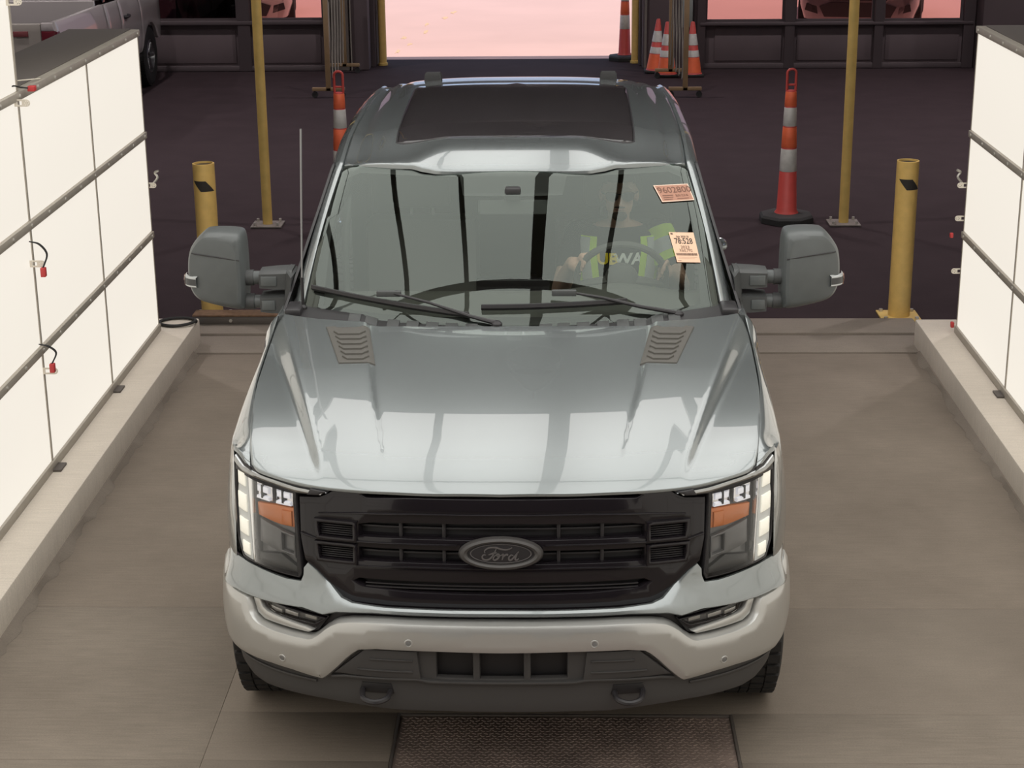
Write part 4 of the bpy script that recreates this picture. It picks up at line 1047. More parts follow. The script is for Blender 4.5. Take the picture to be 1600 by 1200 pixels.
# ---- cab sides
def xside(z): return interp(z, [(.40, .985), (.55, 1.012), (.75, 1.028), (.95, 1.03), (1.12, 1.02), (1.25, .998), (1.33, .975), (1.365, .958)])
def smap(sg, off=0.0): return lambda y, z, d: (sg*(xside(z)+off-d), y, z)
def gmap(sg, off=0.0):                 # side glass leaning inwards: (y, t)
    def f(y, t, d):
        xt = interp(y, [(1.6, .80), (2.3, .815), (3.3, .81), (4.2, .785)])
        return (sg*(.955+(xt-.955)*t+off-d), y, 1.35+(.475)*t)
    return f
for sg in (-1, 1):
    d1 = part('front_door', 'paint', [(1.575,.50),(2.63,.50),(2.63,1.355),(1.575,1.345)], smap(sg), .03, .006, .06)
    d2 = part('rear_door', 'paint', [(2.64,.50),(3.50,.50),(3.66,.80),(3.68,1.36),(2.64,1.355)], smap(sg), .03, .006, .06)
    part('cab_corner', 'paint', [(3.69,.50),(4.15,.50),(4.15,1.37),(3.69,1.36)], smap(sg), .03, .006, .06)
    part('rocker', 'satin_black', [(1.45,.36),(4.15,.36),(4.15,.49),(1.45,.49)], smap(sg, -.005), .03, .006, .08)
    for d_, y0 in ((d1, 2.42), (d2, 3.45)):
        hnd = MB(); hnd.tube(catmull([(sg*1.018, y0, 1.17), (sg*1.055, y0+.03, 1.17), (sg*1.055, y0+.14, 1.175), (sg*1.018, y0+.17, 1.175)], 5), .013, 8); hnd.build('door_handle', 'paint', d_)
    part('belt_trim', 'satin_black', [(1.72,-.02),(3.72,-.02),(3.72,.03),(1.72,.03)], gmap(sg, .006), .012, .002, .08)
    part('side_window', 'door_glass', [(1.80,.03),(2.60,.03),(2.60,.93),(2.38,.93),(2.10,.56)], gmap(sg, -.004), .006, .001, .08, parent=d1)
    part('side_window', 'tinted_glass', [(2.68,.03),(3.52,.03),(3.52,.93),(2.68,.93)], gmap(sg, -.004), .006, .001, .08, parent=d2)
    part('window_frame', 'satin_black', [(1.66,-.01),(3.72,-.01),(3.72,1.0),(2.34,1.0),(2.04,.62)], gmap(sg), .012, .002, .08, [[(1.84,.05),(2.58,.05),(2.58,.91),(2.39,.91),(2.12,.58)], [(2.70,.05),(3.50,.05),(3.50,.91),(2.70,.91)]])
    part('rear_pillar', 'paint', [(3.73,-.01),(4.15,-.01),(4.13,1.02),(3.73,1.02)], gmap(sg), .02, .004, .08)
    # cargo bed
    arch = [(4.64+.475*math.cos(a), .40+.475*math.sin(a)) for a in [math.pi*(1-k/14) for k in range(15)]]
    part('bed_side', 'paint', [(4.19,.50),(4.16,.50)]+[q for q in arch if q[1] > .49]+[(5.80,.52),(5.83,1.36),(4.19,1.36)], smap(sg), .05, .008, .06)
part('cab_back', 'paint', [(-.96,.55),(.96,.55),(.95,1.36),(.78,1.84),(-.78,1.84),(-.95,1.36)], lambda a, b, d: (a, 4.17-d, b), .02, .004, .1, [[(-.70,1.42),(.70,1.42),(.64,1.78),(-.64,1.78)]])
part('rear_window', 'tinted_glass', [(-.71,1.41),(.71,1.41),(.65,1.79),(-.65,1.79)], lambda a, b, d: (a, 4.165-d, b), .006, .001, .1)
part('tailgate', 'paint', [(-.92,.60),(.92,.60),(.92,1.36),(-.92,1.36)], lambda a, b, d: (a, 5.83-d, b), .05, .01, .12)
MB().box(-.90, .90, 4.22, 5.77, .72, .78, .01).build('bed_floor', 'satin_black', TR)
MB().box(-.98, .98, 5.84, 6.0, .50, .68, .03).build('rear_bumper', 'chrome', TR)
for sg in (-1, 1):
    MB().box(min(sg*.925, sg*.99), max(sg*.925, sg*.99), 5.79, 5.845, .98, 1.30, .01).build('tail_light', 'lamp_red', TR)
MB().box(-.45, -.35, .55, 5.7, .38, .50, .01).box(.35, .45, .55, 5.7, .38, .50, .01).build('frame_rails', 'satin_black', TR)
MB().lathe([(.045, -.85), (.045, .85)], (0, 4.64, .41), 14, 'x').build('rear_axle', 'satin_black', TR)
MB().lathe([(.04, -.85), (.04, .85)], (0, .95, .41), 14, 'x').build('front_axle', 'satin_black', TR)

# ---- towing mirrors
for sg in (-1, 1):
    mr = thing('towing_mirror'); mr.parent = TR
    lab_side = 'left' if sg < 0 else 'right'
    # head: outline in x-z, swept through depth with a rounded front
    ol = [(1.158,1.300),(1.30,1.326),(1.352,1.346),(1.378,1.39),(1.385,1.45),(1.378,1.545),(1.352,1.592),(1.318,1.628),(1.29,1.640),(1.165,1.638),(1.140,1.62),(1.136,1.50),(1.138,1.315)]
    ol = smooth_poly(ol, 2, 3)
    cx = sum(a for a, _ in ol)/len(ol); cz_ = sum(b for _, b in ol)/len(ol)
    rings = []
    for y, f_ in ((1.775, .80), (1.782, .90), (1.798, .97), (1.825, 1.0), (1.90, 1.0), (1.955, .985), (1.97, .95), (1.965, .93), (1.955, .90)):
        rings.append([(sg*(cx+(a-cx)*f_), y+.035*((a-1.14)/.24)*1.0*(y < 1.9)*.8, cz_+(b-cz_)*f_) for a, b in ol])
    MB().loft(rings, True, True).build('mirror_shell', 'mirror_plastic', mr, 30)
    part('mirror_glass', 'chrome', [(cx+(a-cx)*.88, cz_+(b-cz_)*.88) for a, b in ol], lambda a, b, d: (sg*a, 1.956-d, b), .004, .001, .06, parent=mr)
    # seam of the removable cap
    MB().tube([(sg*1.150, 1.776, 1.527), (sg*1.25, 1.786, 1.541), (sg*1.335, 1.797, 1.551), (sg*1.356, 1.806, 1.553)], .0030, 6).build('cap_seam', 'satin_black', mr)
    # wrap-round marker lamp
    lm = MB(); rows = []
    for a, yy in ((1.335, 1.797), (1.36, 1.807), (1.380, 1.823), (1.392, 1.846), (1.394, 1.88)):
        rows.append([(sg*a, yy, 1.402), (sg*(a+.007), yy-.008, 1.408), (sg*(a+.007), yy-.008, 1.448), (sg*a, yy, 1.454)])
    lm.loft(rows).build('marker_lamp', 'lamp_strip', mr)
    rows = []
    for a, yy in ((1.340, 1.790), (1.362, 1.799), (1.384, 1.815), (1.398, 1.842)):
        rows.append([(sg*(a+.003), yy-.002, 1.414), (sg*(a+.003), yy-.002, 1.442)])
    MB().loft(rows).build('marker_lens', 'lamp_dark', mr)
    rows = []
    for a, yy in ((1.396, 1.836), (1.400, 1.850), (1.402, 1.88)):
        rows.append([(sg*(a+.001), yy-.004, 1.404), (sg*(a+.004), yy-.004, 1.43), (sg*(a+.001), yy-.004, 1.452)])
    MB().loft(rows).build('marker_amber', 'lamp_amber', mr)
    for zc, x0 in ((1.435, .955), (1.330, .965)):
        arm = MB()
        def sec(x, h, y0, y1, zc=zc): return [(sg*x, y0, zc-h), (sg*x, y0, zc+h*.75), (sg*x, y0+.02, zc+h), (sg*x, y1, zc+h), (sg*x, y1, zc-h)]
        arm.loft([sec(x0-.02, .040, 1.80, 1.92), sec(x0+.06, .038, 1.795, 1.91), sec(1.075, .034, 1.80, 1.90)], True, True)
        a_ = arm.build('mirror_arm', 'plastic', mr, 25)
        MB().tube([(sg*1.06, 1.852, zc), (sg*1.11, 1.852, zc)], .029, 14).build('arm_sleeve', 'mirror_plastic', mr)
        MB().tube([(sg*1.105, 1.852, zc), (sg*1.15, 1.852, zc)], .034, 14).build('arm_collar', 'plastic', mr)
        MB().box(min(sg*(x0+.045), sg*1.067), max(sg*(x0+.045), sg*1.067), 1.790, 1.80, zc-.024, zc+.018, .003).build('arm_cover', 'mirror_plastic', mr)
    MB().loft([[(sg*.94, 1.72, 1.30), (sg*.975, 1.78, 1.285), (sg*.985, 1.84, 1.29), (sg*.975, 1.95, 1.29), (sg*.94, 1.95, 1.30)], [(sg*.93, 1.74, 1.46), (sg*.955, 1.79, 1.475), (sg*.960, 1.84, 1.475), (sg*.955, 1.93, 1.475), (sg*.92, 1.93, 1.46)]], True, True).build('mirror_mount', 'plastic', mr)
# ---- cab interior
it = TR
MB().box(-.93, .93, 1.55, 4.10, .52, .56).build('cab_floor', 'interior', it)
MB().box(-.93, .93, 1.30, 1.56, .5, 1.30).build('firewall', 'interior', it)
rows = []
for x in [-.92+1.84*i/24 for i in range(25)]:
    a = x/.92; yb = 1.47+.20*a*a; hump = .035*math.exp(-((x-.45)/.18)**2)
    rows.append([(x, yb, 1.352), (x, yb+.12, 1.365), (x, 1.80+.05*a*a, 1.368+hump*.6), (x, 1.92, 1.355+hump), (x, 1.99, 1.31+hump), (x, 2.0, 1.20), (x, 1.96, 1.0), (x, 1.85, .85)])
MB().loft(rows).build('dashboard', 'dash', it)
MB().box(-.16, .16, 1.945, 1.985, 1.20, 1.40, .01).build('center_screen', 'gloss_black', it)
sw = thing('steering_wheel'); sw.parent = it
C0 = Vector((.47, 2.04, 1.375)); tilt = math.radians(26)
ux = Vector((1, 0, 0)); uz = Vector((0, -math.sin(tilt), math.cos(tilt)))
rimp = [C0+ux*.195*math.cos(6.28318*k/40)+uz*.195*math.sin(6.28318*k/40) for k in range(40)]
MB().tube(rimp, .0155, 10, closed=True).build('wheel_rim', 'interior', sw)
for a in (-.15, math.pi+.15, -math.pi/2):
    MB().tube([C0, C0+ux*.19*math.cos(a)+uz*.19*math.sin(a)], [.03, .014], 8).build('spoke', 'interior', sw)
MB().ball(C0, (.075, .04, .075)).build('hub', 'interior', sw)
def seat(x):
    s_ = thing('seat'); s_.parent = it
    MB().box(x-.27, x+.27, 2.15, 2.68, .80, .97, .05).build('cushion', 'seat_cloth', s_)
    mb = MB().box(x-.27, x+.27, 2.62, 2.76, .92, 1.50, .05); mb.xform(lambda q: Vector((q.x, q.y+(q.z-.95)*.18, q.z))); mb.build('backrest', 'seat_cloth', s_)
    mb = MB().box(x-.14, x+.14, 2.745, 2.84, 1.53, 1.70, .04); mb.build('headrest', 'seat_cloth', s_)
    for d in (-.05, .05): MB().tube([(x+d, 2.76, 1.45), (x+d, 2.79, 1.56)], .008, 6).build('headrest_post', 'rim_metal', s_)
    MB().box(x-.2, x+.2, 2.25, 2.65, .55, .81).build('seat_base', 'interior', s_)
seat(-.45); seat(.45)
MB().box(-.80, .80, 3.25, 3.75, .80, .97, .05).build('rear_bench', 'seat_cloth', it)
MB().box(-.80, .80, 3.72, 3.90, .90, 1.55, .05).build('rear_backrest', 'seat_cloth', it)
MB().box(-.17, .17, 2.05, 2.75, .60, .98, .03).build('console', 'interior', it)
part('headliner', 'headliner', both([(0,2.20),(.5,2.25),(.72,2.30),(.72,4.05),(0,4.1)]), lambda x, y, d: (x, y, roofz(x, y)-.035-d), .008, .002, .12, [both([(0,2.50),(.5,2.50),(.5,3.75),(0,3.78)])], parent=it)
MB().box(-.15, .15, 2.02, 2.05, 1.665, 1.735, .014).build('rearview_mirror', 'lamp_housing', it)
MB().box(-.035, .035, 1.985, 2.08, 1.73, 1.79, .01).build('mirror_stalk', 'satin_black', it)
part('sensor_cover', 'satin_black', [(-.20,.985),(.20,.985),(.16,.86),(.06,.84),(.03,.92),(-.03,.92),(-.06,.84),(-.16,.86)], wmap(-.014), .03, .004, .04, parent=it)
part('sensor_window', 'print_white', [(-.055,.845),(.055,.845),(.025,.91),(-.025,.91)], wmap(-.012), .02, .003, .03, parent=it)

# ---- sale papers stuck on the windshield
def sheet(name, corners, m_, lab, lines, border=None):
    t = thing(name, (0, 0, 0), lab, 'paper')
    c = [Vector(q) for q in corners]          # top-left, top-right, bottom-right, bottom-left in (a, k)
    def uv(u, v, off):
        q = (c[0]*(1-u)+c[1]*u)*(1-v)+(c[3]*(1-u)+c[2]*u)*v; return ws(q.x, q.y, off)
    mb = MB(); patch(mb, [(0,0),(1,0),(1,1),(0,1)], lambda a, b, d: uv(a, b, .0040-d*.001), 1.0, .002, .12); mb.build('sheet', m_, t)
    if border:
        mb = MB(); patch(mb, [(0,0),(1,0),(1,1),(0,1)], lambda a, b, d: uv(a, b, .0044-d*.0003), 1.0, .002, .12, [[(.025,.04),(.975,.04),(.975,.96),(.025,.96)]]); mb.build('margin', border, t)
    for kind, *a in lines:
        if kind == 'text':
            txt, x, y, size, sx, m2 = a
            vs, fs = text_mesh(txt, size, bold=.009*size if m2 == 'ink' else .004*size)
            # subdivide-free: letters follow the sheet
            mb = MB(); mb.add([uv(x+p_[0]*sx, y-p_[1], .0050) for p_ in vs], fs); mb.build('lettering', m2, t)
        else:
            x0, x1, y0, y1, m2 = a
            mb = MB(); mb.loft([[uv(x0+(x1-x0)*i/6, y0, .0050), uv(x0+(x1-x0)*i/6, y1, .0050)] for i in range(7)]); mb.build('printed_bar', m2, t)
    return t
sheet('sale_paper', [(.770,.836),(.965,.832),(.978,.708),(.800,.708)], 'paper_brown', 'brown paper slip with the number 9602800 on the windshield corner',
      [('text', '9602800', .53, .34, .50, .56, 'ink_brown'), ('bar', .10, .42, .62, .66, 'ink_brown'), ('bar', .10, .40, .74, .77, 'ink_brown'), ('bar', .10, .36, .85, .88, 'ink_brown'),
       ('text', 'RUN 12 B 46', .68, .68, .20, .34, 'ink_brown'), ('bar', .50, .86, .84, .87, 'ink_brown')], 'paper_edge')
lines = [('bar', .05, .14, .03, .09, 'ink_soft'), ('text', 'Sale 2020 20', .50, .155, .095, 1.05, 'ink'), ('text', '78:528', .50, .31, .27, 1.02, 'ink'),
         ('text', '2023', .50, .51, .14, 1.35, 'ink_soft'), ('text', 'X60,792', .50, .62, .14, 1.15, 'ink_soft'), ('bar', .10, .90, .84, .845, 'ink_soft'), ('bar', .10, .80, .88, .885, 'ink_soft'), ('bar', .04, .2, .95, .965, 'ink_soft')]
x = .06
while x < .93:
    wd = random.choice((.008, .012, .018)); lines.append(('bar', x, x+wd, .705, .785, 'ink_soft')); x += wd+random.choice((.006, .010))
sheet('sale_paper', [(.801,.497),(.930,.482),(.935,.285),(.818,.300)], 'paper_tan', 'tan sale sheet reading 78:528 on the windshield beside the driver', lines)

# ================================================================== THE DRIVER
def remesh(mb, name, material, parent, vox=.008, smooth=4):
    me = bpy.data.meshes.new(name); me.from_pydata(mb.v, [], mb.f)
    o = bpy.data.objects.new(name, me); COL.objects.link(o)
    r = o.modifiers.new('r', 'REMESH'); r.mode = 'VOXEL'; r.voxel_size = vox; r.use_smooth_shade = True
    if smooth: s_ = o.modifiers.new('s', 'SMOOTH'); s_.iterations = smooth; s_.factor = .5
    dg = bpy.context.evaluated_depsgraph_get(); m2 = bpy.data.meshes.new_from_object(o.evaluated_get(dg))
    bpy.data.objects.remove(o); bpy.data.meshes.remove(me)
    m2.materials.clear(); m2.materials.append(MATS[material]); m2.polygons.foreach_set('use_smooth', [True]*len(m2.polygons))
    return link(bpy.data.objects.new(name, m2), parent)
def limb(mb, pts, rad, n=14):
    mb.tube(pts, rad, n)
    for q, r in zip(pts, rad): mb.ball(q, r*.995, 12, 8)
DX = .47
PE = thing('person', (0, 0, 0), 'driver in a black shirt, lime safety vest and sunglasses holding the steering wheel', 'person')
tors = [(.98, 2.50, .165, .125), (1.08, 2.52, .155, .115), (1.18, 2.53, .165, .118), (1.28, 2.535, .185, .122), (1.36, 2.54, .20, .118), (1.42, 2.545, .19, .10), (1.455, 2.545, .12, .075), (1.475, 2.545, .07, .06)]
tors = [(a+.05*sst(1.0, 1.25, a), b, c, d) for a, b, c, d in tors]
def torso_pt(th, z, off=0.0):
    y = interp(z, [(a, b) for a, b, _, _ in tors]); rx = interp(z, [(a, c) for a, _, c, _ in tors])+off; ry = interp(z, [(a, d) for a, _, _, d in tors])+off
    return (DX+rx*math.sin(th), y-ry*math.cos(th), z)
def torso(mb, off, top=99):
    mb.loft([[torso_pt(2*math.pi*k/28, z, off) for k in range(28)] for z, *_ in tors if z < top], True, True)
hx = DX+.002; HC = Vector((hx, 2.475, 1.655))
arms = {-1: [(DX-.185, 2.545, 1.462), (DX-.265, 2.40, 1.235), (DX-.215, 2.10, 1.435)], 1: [(DX+.185, 2.545, 1.462), (DX+.285, 2.39, 1.25), (DX+.20, 2.10, 1.40)]}
def hand(mb, sg, W, grip):
    """palm behind the rim, four fingers curling over it and a thumb on the near side"""
    W = Vector(W); G = Vector(grip)
    tang = Vector((.35*sg, -.42, .84)).normalized() if sg > 0 else Vector((.35, .42*-1, .84)).normalized()
    pc = (W+G)/2
    limb(mb, [W, W+(G-W)*.5, G+Vector((-.01*sg*0, .012, .0))], [.027, .034, .034])
    for k in range(4):
        L = (.95, 1.05, 1.0, .82)[k]
        base = G+tang*(.030-.021*k)+Vector((0, .018, .010))
        p1 = base+Vector((-.004*sg, -.028*L, .022*L)); p2 = p1+Vector((-.012*sg, -.030*L, -.006)); p3 = p2+Vector((-.004*sg, -.006, -.024*L))
        limb(mb, [base, p1, p2, p3], [.0105, .0098, .0090, .0080], 8)
    b = W+(G-W)*.55+tang*.025+Vector((-.01*sg, -.008, .01))
    limb(mb, [b, b+Vector((-.020*sg, -.018, .022)), b+Vector((-.034*sg, -.034, .030))], [.0125, .0105, .0088], 8)
bm_ = MB()
torso(bm_, -.004)
limb(bm_, [(hx, 2.54, 1.44), (hx, 2.515, 1.52), (hx, 2.495, 1.60)], [.056, .050, .049])
# skull, jaw, nose, ears, brow
bm_.ball(HC+Vector((0, .012, .035)), (.076, .094, .092), 28, 20); bm_.ball(HC+Vector((0, -.018, -.030)), (.062, .070, .078), 24, 16); bm_.ball(HC+Vector((0, -.048, -.082)), (.034, .030, .026), 16, 10)
limb(bm_, [HC+Vector((0, -.083, .022)), HC+Vector((0, -.102, -.006)), HC+Vector((0, -.106, -.020))], [.008, .011, .013], 10)
for sg in (-1, 1):
    bm_.ball(HC+Vector((sg*.080, .012, .0)), (.011, .022, .034), 12, 10); bm_.ball(HC+Vector((sg*.038, -.066, -.012)), (.024, .016, .018), 12, 8)
    bm_.ball(HC+Vector((sg*.030, -.077, .038)), (.028, .012, .009), 12, 8)
    A = arms[sg]; limb(bm_, [A[0], ((A[0][0]+A[1][0])/2, (A[0][1]+A[1][1])/2, (A[0][2]+A[1][2])/2), A[1]], [.058, .050, .043])
    limb(bm_, [A[1], tuple(Vector(A[1]).lerp(Vector(A[2]), .35)), A[2]], [.043, .042, .028])
    hand(bm_, sg, A[2], (DX+sg*.190, 2.035, 1.435 if sg < 0 else 1.405))
for sg in (-1, 1):
    limb(bm_, [(DX+sg*.09, 2.50, 1.02), (DX+sg*.13, 2.26, 1.06), (DX+sg*.14, 2.06, 1.06)], [.085, .075, .058]); limb(bm_, [(DX+sg*.14, 2.06, 1.06), (DX+sg*.13, 1.93, .86), (DX+sg*.12, 1.80, .66)], [.058, .052, .040])
    limb(bm_, [(DX+sg*.12, 1.80, .64), (DX+sg*.12, 1.66, .615)], [.042, .034])
pb = remesh(bm_, 'body', 'skin', PE, .0065, 3)
# clothing
sh = MB(); torso(sh, .008, 1.515)
for sg in (-1, 1):
    A = arms[sg]; limb(sh, [A[0], tuple(Vector(A[0]).lerp(Vector(A[1]), .55))], [.068, .060])
remesh(sh, 'shirt', 'black_shirt', PE, .009, 4)
tr_ = MB()
for sg in (-1, 1):
    limb(tr_, [(DX+sg*.09, 2.50, 1.02), (DX+sg*.13, 2.26, 1.06), (DX+sg*.14, 2.06, 1.06)], [.094, .083, .066]); limb(tr_, [(DX+sg*.14, 2.06, 1.06), (DX+sg*.13, 1.93, .86), (DX+sg*.12, 1.82, .70)], [.066, .060, .052])
tr_.ball((DX, 2.50, 1.0), (.175, .135, .10), 20, 12)
remesh(tr_, 'trousers', 'jeans', PE, .011, 3)
# safety vest panels over chest and shoulders
vest = thing('vest'); vest.parent = PE
def vp(nm, m_, outline, off): 
    mb = MB(); patch(mb, outline, lambda a, b, d: torso_pt(a, b, off-d), .004, .001, .03); return mb.build(nm, m_, vest)
for sg in (-1, 1):
    vp('vest_panel', 'vest_lime', [(sg*.44, 1.00), (sg*1.25, 1.00), (sg*1.12, 1.47), (sg*.50, 1.47)], .019)
    vp('vest_stripe', 'vest_grey', [(sg*.62, 1.00), (sg*1.0, 1.00), (sg*.94, 1.465), (sg*.66, 1.465)], .023)
    vp('vest_belt', 'vest_grey', [(sg*.46, 1.10), (sg*1.25, 1.10), (sg*1.25, 1.16), (sg*.46, 1.16)], .025)
    A = arms[sg]; a = Vector(A[0]); b = Vector(A[0]).lerp(Vector(A[1]), .62)
    for u0, u1, m_, r in ((-.05, .30, 'vest_lime', .076), (.28, .68, 'vest_grey', .0755), (.66, .92, 'vest_lime', .075)):
        if sg < 0: continue
        mb = MB(); mb.tube([a.lerp(b, u0), a.lerp(b, (u0+u1)/2), a.lerp(b, u1)], r, 22, cap=False); mb.build('shoulder_band', m_, vest)
# shirt print
for txt, xo, m_ in (('SUB', -.052, 'print_yellow'), ('WAY', .052, 'print_white')):
    vs, fs = text_mesh(txt, .062, bold=.0022)
    mb = MB(); mb.add([torso_pt((p_[0]*.95+xo)/.155, 1.372+p_[1]*1.15, .0165) for p_ in vs], fs); mb.build('shirt_print', m_, PE)
# face and head details
hr_ = MB(); hr_.ball(HC+Vector((0, .015, .038)), (.0805, .098, .0955), 36, 26)
hr_.f = [f for f in hr_.f if (lambda c: c.z-HC.z > .046-.42*(c.y-HC.y))(sum((Vector(hr_.v[i]) for i in f), Vector())/len(f)) ]
hr_.build('hair', 'hair', PE)
sg_ = thing('sunglasses'); sg_.parent = PE
for sg in (-1, 1):
    mb = MB(); patch(mb, [(sg*a, b) for a, b in smooth_poly([(.006,.030),(.062,.034),(.068,.018),(.056,-.008),(.020,-.010),(.008,.008)], 2, 3)], lambda a, b, d: (HC.x+a, HC.y-.098+.42*a*a/.06*.25+d, HC.z+b), .006, .002, .02); mb.build('dark_lens', 'shades', sg_)
    MB().tube([(HC.x+sg*.064, HC.y-.085, HC.z+.022), (HC.x+sg*.083, HC.y-.02, HC.z+.02), (HC.x+sg*.083, HC.y+.02, HC.z+.012)], .003, 6).build('temple', 'shades', sg_)
MB().tube([(HC.x-.01, HC.y-.098, HC.z+.024), (HC.x+.01, HC.y-.098, HC.z+.024)], .003, 6).build('bridge', 'shades', sg_)
mb = MB(); mb.ball(HC+Vector((0, -.080, -.050)), (.022, .010, .0055), 14, 8); mb.build('mouth', 'lips', PE)
mb = MB(); mb.ball(HC+Vector((0, -.068, -.080)), (.034, .026, .026), 18, 12); mb.ball(HC+Vector((0, -.082, -.038)), (.026, .010, .005), 14, 8); mb.build('beard', 'beard', PE)

# ================================================================== VEHICLES BEYOND
# white pickup at the left: its right side at x = -5, tail towards the camera
WT = thing('pickup_truck', (0, 0, 0), 'white pickup truck parked behind the left light wall, tail towards us', 'pickup truck')
def wx(z): return interp(z, [(.35, -.06), (.55, -.01), (.8, 0), (1.0, -.005), (1.15, -.03), (1.28, -.06), (1.9, -.22)])
def wmapS(sg, off=0.0):
    def f(y, z, d):
        x = wx(z)+off-d; fy = max(0, y-17.6); x -= .28*fy*fy
        return ((-5.0+x) if sg > 0 else (-6.9-x), y, z)
    return f
def warch(yc, r=.44, zc=.36, n=12): return [(yc+r*math.cos(math.pi*(1-k/n)), zc+r*math.sin(math.pi*(1-k/n))) for k in range(n+1)]
for sg in (1, -1):
    part('bed_side', 'white_truck', [(13.05,.55)]+[q for q in warch(13.95) if q[1] > .5]+[(15.10,.52),(15.10,1.24),(13.08,1.27)], wmapS(sg), .05, .012, .08, parent=WT)
    part('rear_door', 'white_truck', [(15.125,.48),(15.62,.48),(15.74,.7),(15.74,1.22),(15.125,1.235)], wmapS(sg), .04, .01, .08, parent=WT)
    d_ = part('front_door', 'white_truck', [(15.755,.48),(16.70,.48),(16.74,.7),(16.74,1.20),(15.755,1.22)], wmapS(sg), .04, .01, .08, parent=WT)
    part('fender', 'white_truck', [(16.76,.48)]+[q for q in warch(17.22) if q[1] > .5 and q[0] < 17.66]+[(17.68,.55),(18.15,.55),(18.15,.88),(17.95,1.02),(16.76,1.16)], wmapS(sg), .04, .012, .06, parent=WT)
    part('rocker', 'satin_black', [(15.1,.36),(16.75,.36),(16.75,.46),(15.1,.46)], wmapS(sg, -.01), .05, .006, .2, parent=WT)
    for y in (15.95,):
        hn = MB(); f = wmapS(sg, .028); hn.tube([f(y-.07, 1.01, .03), f(y-.05, 1.012, 0), f(y+.07, 1.015, 0), f(y+.09, 1.015, .03)], .022, 8); hn.build('door_handle', 'satin_black', d_)
    part('side_window', 'tinted_glass', [(15.2,1.25),(16.6,1.23),(16.2,1.66),(15.3,1.68)], wmapS(sg, -.03), .02, .004, .2, parent=WT)
    part('tail_light', 'lamp_red', [(13.045,.88),(13.14,.88),(13.14,1.17),(13.05,1.17)], wmapS(sg, .004), .10, .01, .08, parent=WT)
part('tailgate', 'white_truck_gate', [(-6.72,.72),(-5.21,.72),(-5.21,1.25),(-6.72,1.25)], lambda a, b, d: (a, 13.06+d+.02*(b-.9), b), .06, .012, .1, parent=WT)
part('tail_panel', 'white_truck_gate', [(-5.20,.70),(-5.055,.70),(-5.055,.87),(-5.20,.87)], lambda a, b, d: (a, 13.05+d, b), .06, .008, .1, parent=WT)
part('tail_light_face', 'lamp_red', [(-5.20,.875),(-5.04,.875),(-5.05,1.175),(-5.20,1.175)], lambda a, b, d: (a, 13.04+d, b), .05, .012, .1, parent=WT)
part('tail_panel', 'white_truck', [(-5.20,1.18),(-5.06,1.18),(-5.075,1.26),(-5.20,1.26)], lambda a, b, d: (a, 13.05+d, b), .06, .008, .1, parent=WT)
part('gate_badge', 'sign_red', [(-5.50,1.12),(-5.34,1.12),(-5.34,1.175),(-5.50,1.175)], lambda a, b, d: (a, 13.048+d, b), .012, .003, .1, parent=WT)
MB().box(-6.80, -5.10, 12.93, 13.05, .50, .70, .03).build('rear_bumper', 'chrome', WT)
MB().box(-6.75, -5.15, 13.15, 15.08, .76, .80).build('bed_floor', 'satin_black', WT)
MB().box(-6.75, -5.15, 15.09, 15.13, .80, 1.28, .01).build('cab_back', 'white_truck', WT)
MB().loft([[(-6.72, 15.12, 1.27), (-5.18, 15.12, 1.27), (-5.12, 16.7, 1.24), (-6.78, 16.7, 1.24)], [(-6.62, 15.30, 1.70), (-5.28, 15.30, 1.70), (-5.28, 16.15, 1.70), (-6.62, 16.15, 1.70)], [(-6.5, 15.4, 1.74), (-5.4, 15.4, 1.74), (-5.4, 16.05, 1.74), (-6.5, 16.05, 1.74)]], True, True).build('cab', 'white_truck', WT)
part('rear_window', 'tinted_glass', [(-6.55,1.32),(-5.35,1.32),(-5.42,1.64),(-6.48,1.64)], lambda a, b, d: (a, 15.11+d+(b-1.27)*.42-.006, b), .01, .002, .2, parent=WT)
MB().loft([[(-6.82, 16.74, 1.17), (-5.08, 16.74, 1.17)], [(-6.80, 17.6, 1.09), (-5.10, 17.6, 1.09)], [(-6.7, 18.0, 1.0), (-5.2, 18.0, 1.0)], [(-6.6, 18.18, .85), (-5.3, 18.18, .85)], [(-6.6, 18.2, .5), (-5.3, 18.2, .5)]]).build('hood', 'white_truck', WT)
for sg, x in ((1, -5.14), (-1, -6.76)):
    for y in (13.95, 17.22): wheel(WT, x, y, .375, sg, .915)
MB().box(-6.5, -5.4, 13.3, 17.8, .38, .55).build('chassis', 'satin_black', WT)

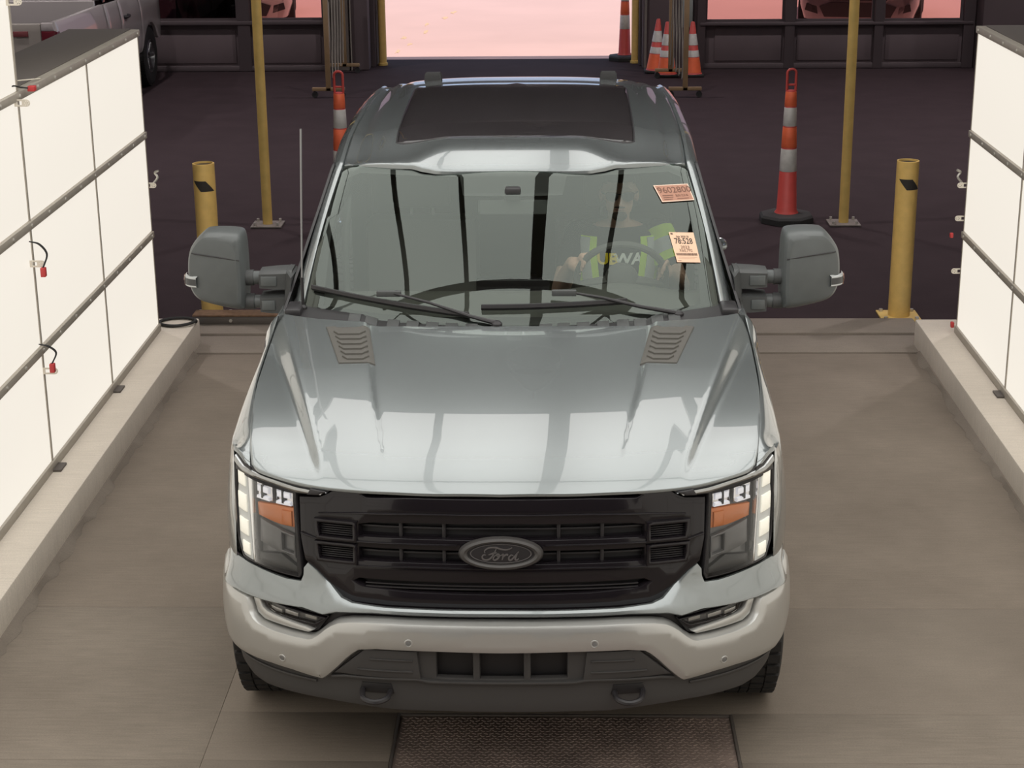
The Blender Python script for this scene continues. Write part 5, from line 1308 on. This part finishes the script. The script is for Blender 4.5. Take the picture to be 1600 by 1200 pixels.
# cars standing outside, seen through the panes of the back wall
def outside_car(x, y, rz, paint, lab):
    t = thing('car', (x, y, -.02), lab, 'car', rz=rz)
    W = .92
    def nose(z): return interp(z, [(.2, .12), (.35, .02), (.55, 0), (.75, .04), (.95, .18), (1.02, .45)])
    # lower body: half-sections from bumper to tail
    rows = []
    for yy, top, wd in ((0.0, .62, .70), (.06, .80, .82), (.2, .92, .88), (.6, 1.0, .92), (1.1, 1.04, .93), (2.4, 1.05, .93), (4.0, 1.05, .92), (4.4, .95, .86)):
        rows.append([(-wd*.93, yy, .26), (-wd, yy, .45), (-wd, yy, top-.15), (-wd*.9, yy, top-.03), (-wd*.4, yy, top), (wd*.4, yy, top), (wd*.9, yy, top-.03), (wd, yy, top-.15), (wd, yy, .45), (wd*.93, yy, .26)])
    MB().loft(rows, True, True).build('body', paint, t, 50)
    MB().loft([[(-.84, 1.1, 1.03), (.84, 1.1, 1.03), (.86, 4.2, 1.03), (-.86, 4.2, 1.03)], [(-.66, 1.8, 1.55), (.66, 1.8, 1.55), (.68, 3.9, 1.52), (-.68, 3.9, 1.52)], [(-.58, 1.95, 1.60), (.58, 1.95, 1.60), (.6, 3.7, 1.57), (-.6, 3.7, 1.57)]], True, True).build('cabin', 'tinted_glass', t)
    MB().prism([(-.50, .30), (.50, .30), (.58, .46), (.40, .52), (-.40, .52), (-.58, .46)], -.025, .05).build('lower_grille', 'satin_black', t)
    MB().prism([(-.44, .55), (.44, .55), (.36, .70), (-.36, .70)], -.02, .06).build('grille', 'grille_mesh', t)
    MB().prism([(-.09, .60), (0, .575), (.09, .60), (0, .64)], -.03, -.018).build('badge', 'chrome', t)
    for sg in (-1, 1):
        MB().prism([(sg*.50, .62), (sg*.84, .70), (sg*.83, .80), (sg*.52, .74)], .01, .2).build('headlight', 'lamp_strip', t)
        MB().prism([(sg*.60, .34), (sg*.80, .40), (sg*.78, .50), (sg*.62, .46)], .0, .15).build('air_intake', 'satin_black', t)
        for yy in (.88, 3.5):
            wheel(t, sg*.84, yy, .33, sg, .80)
    return t
outside_car(4.78, 22.0, math.radians(-12), 'grey_car', 'grey car parked outside, seen through the right windows')
outside_car(-4.9, 22.6, math.radians(8), 'pale_car', 'pale car parked outside, seen through the left window')
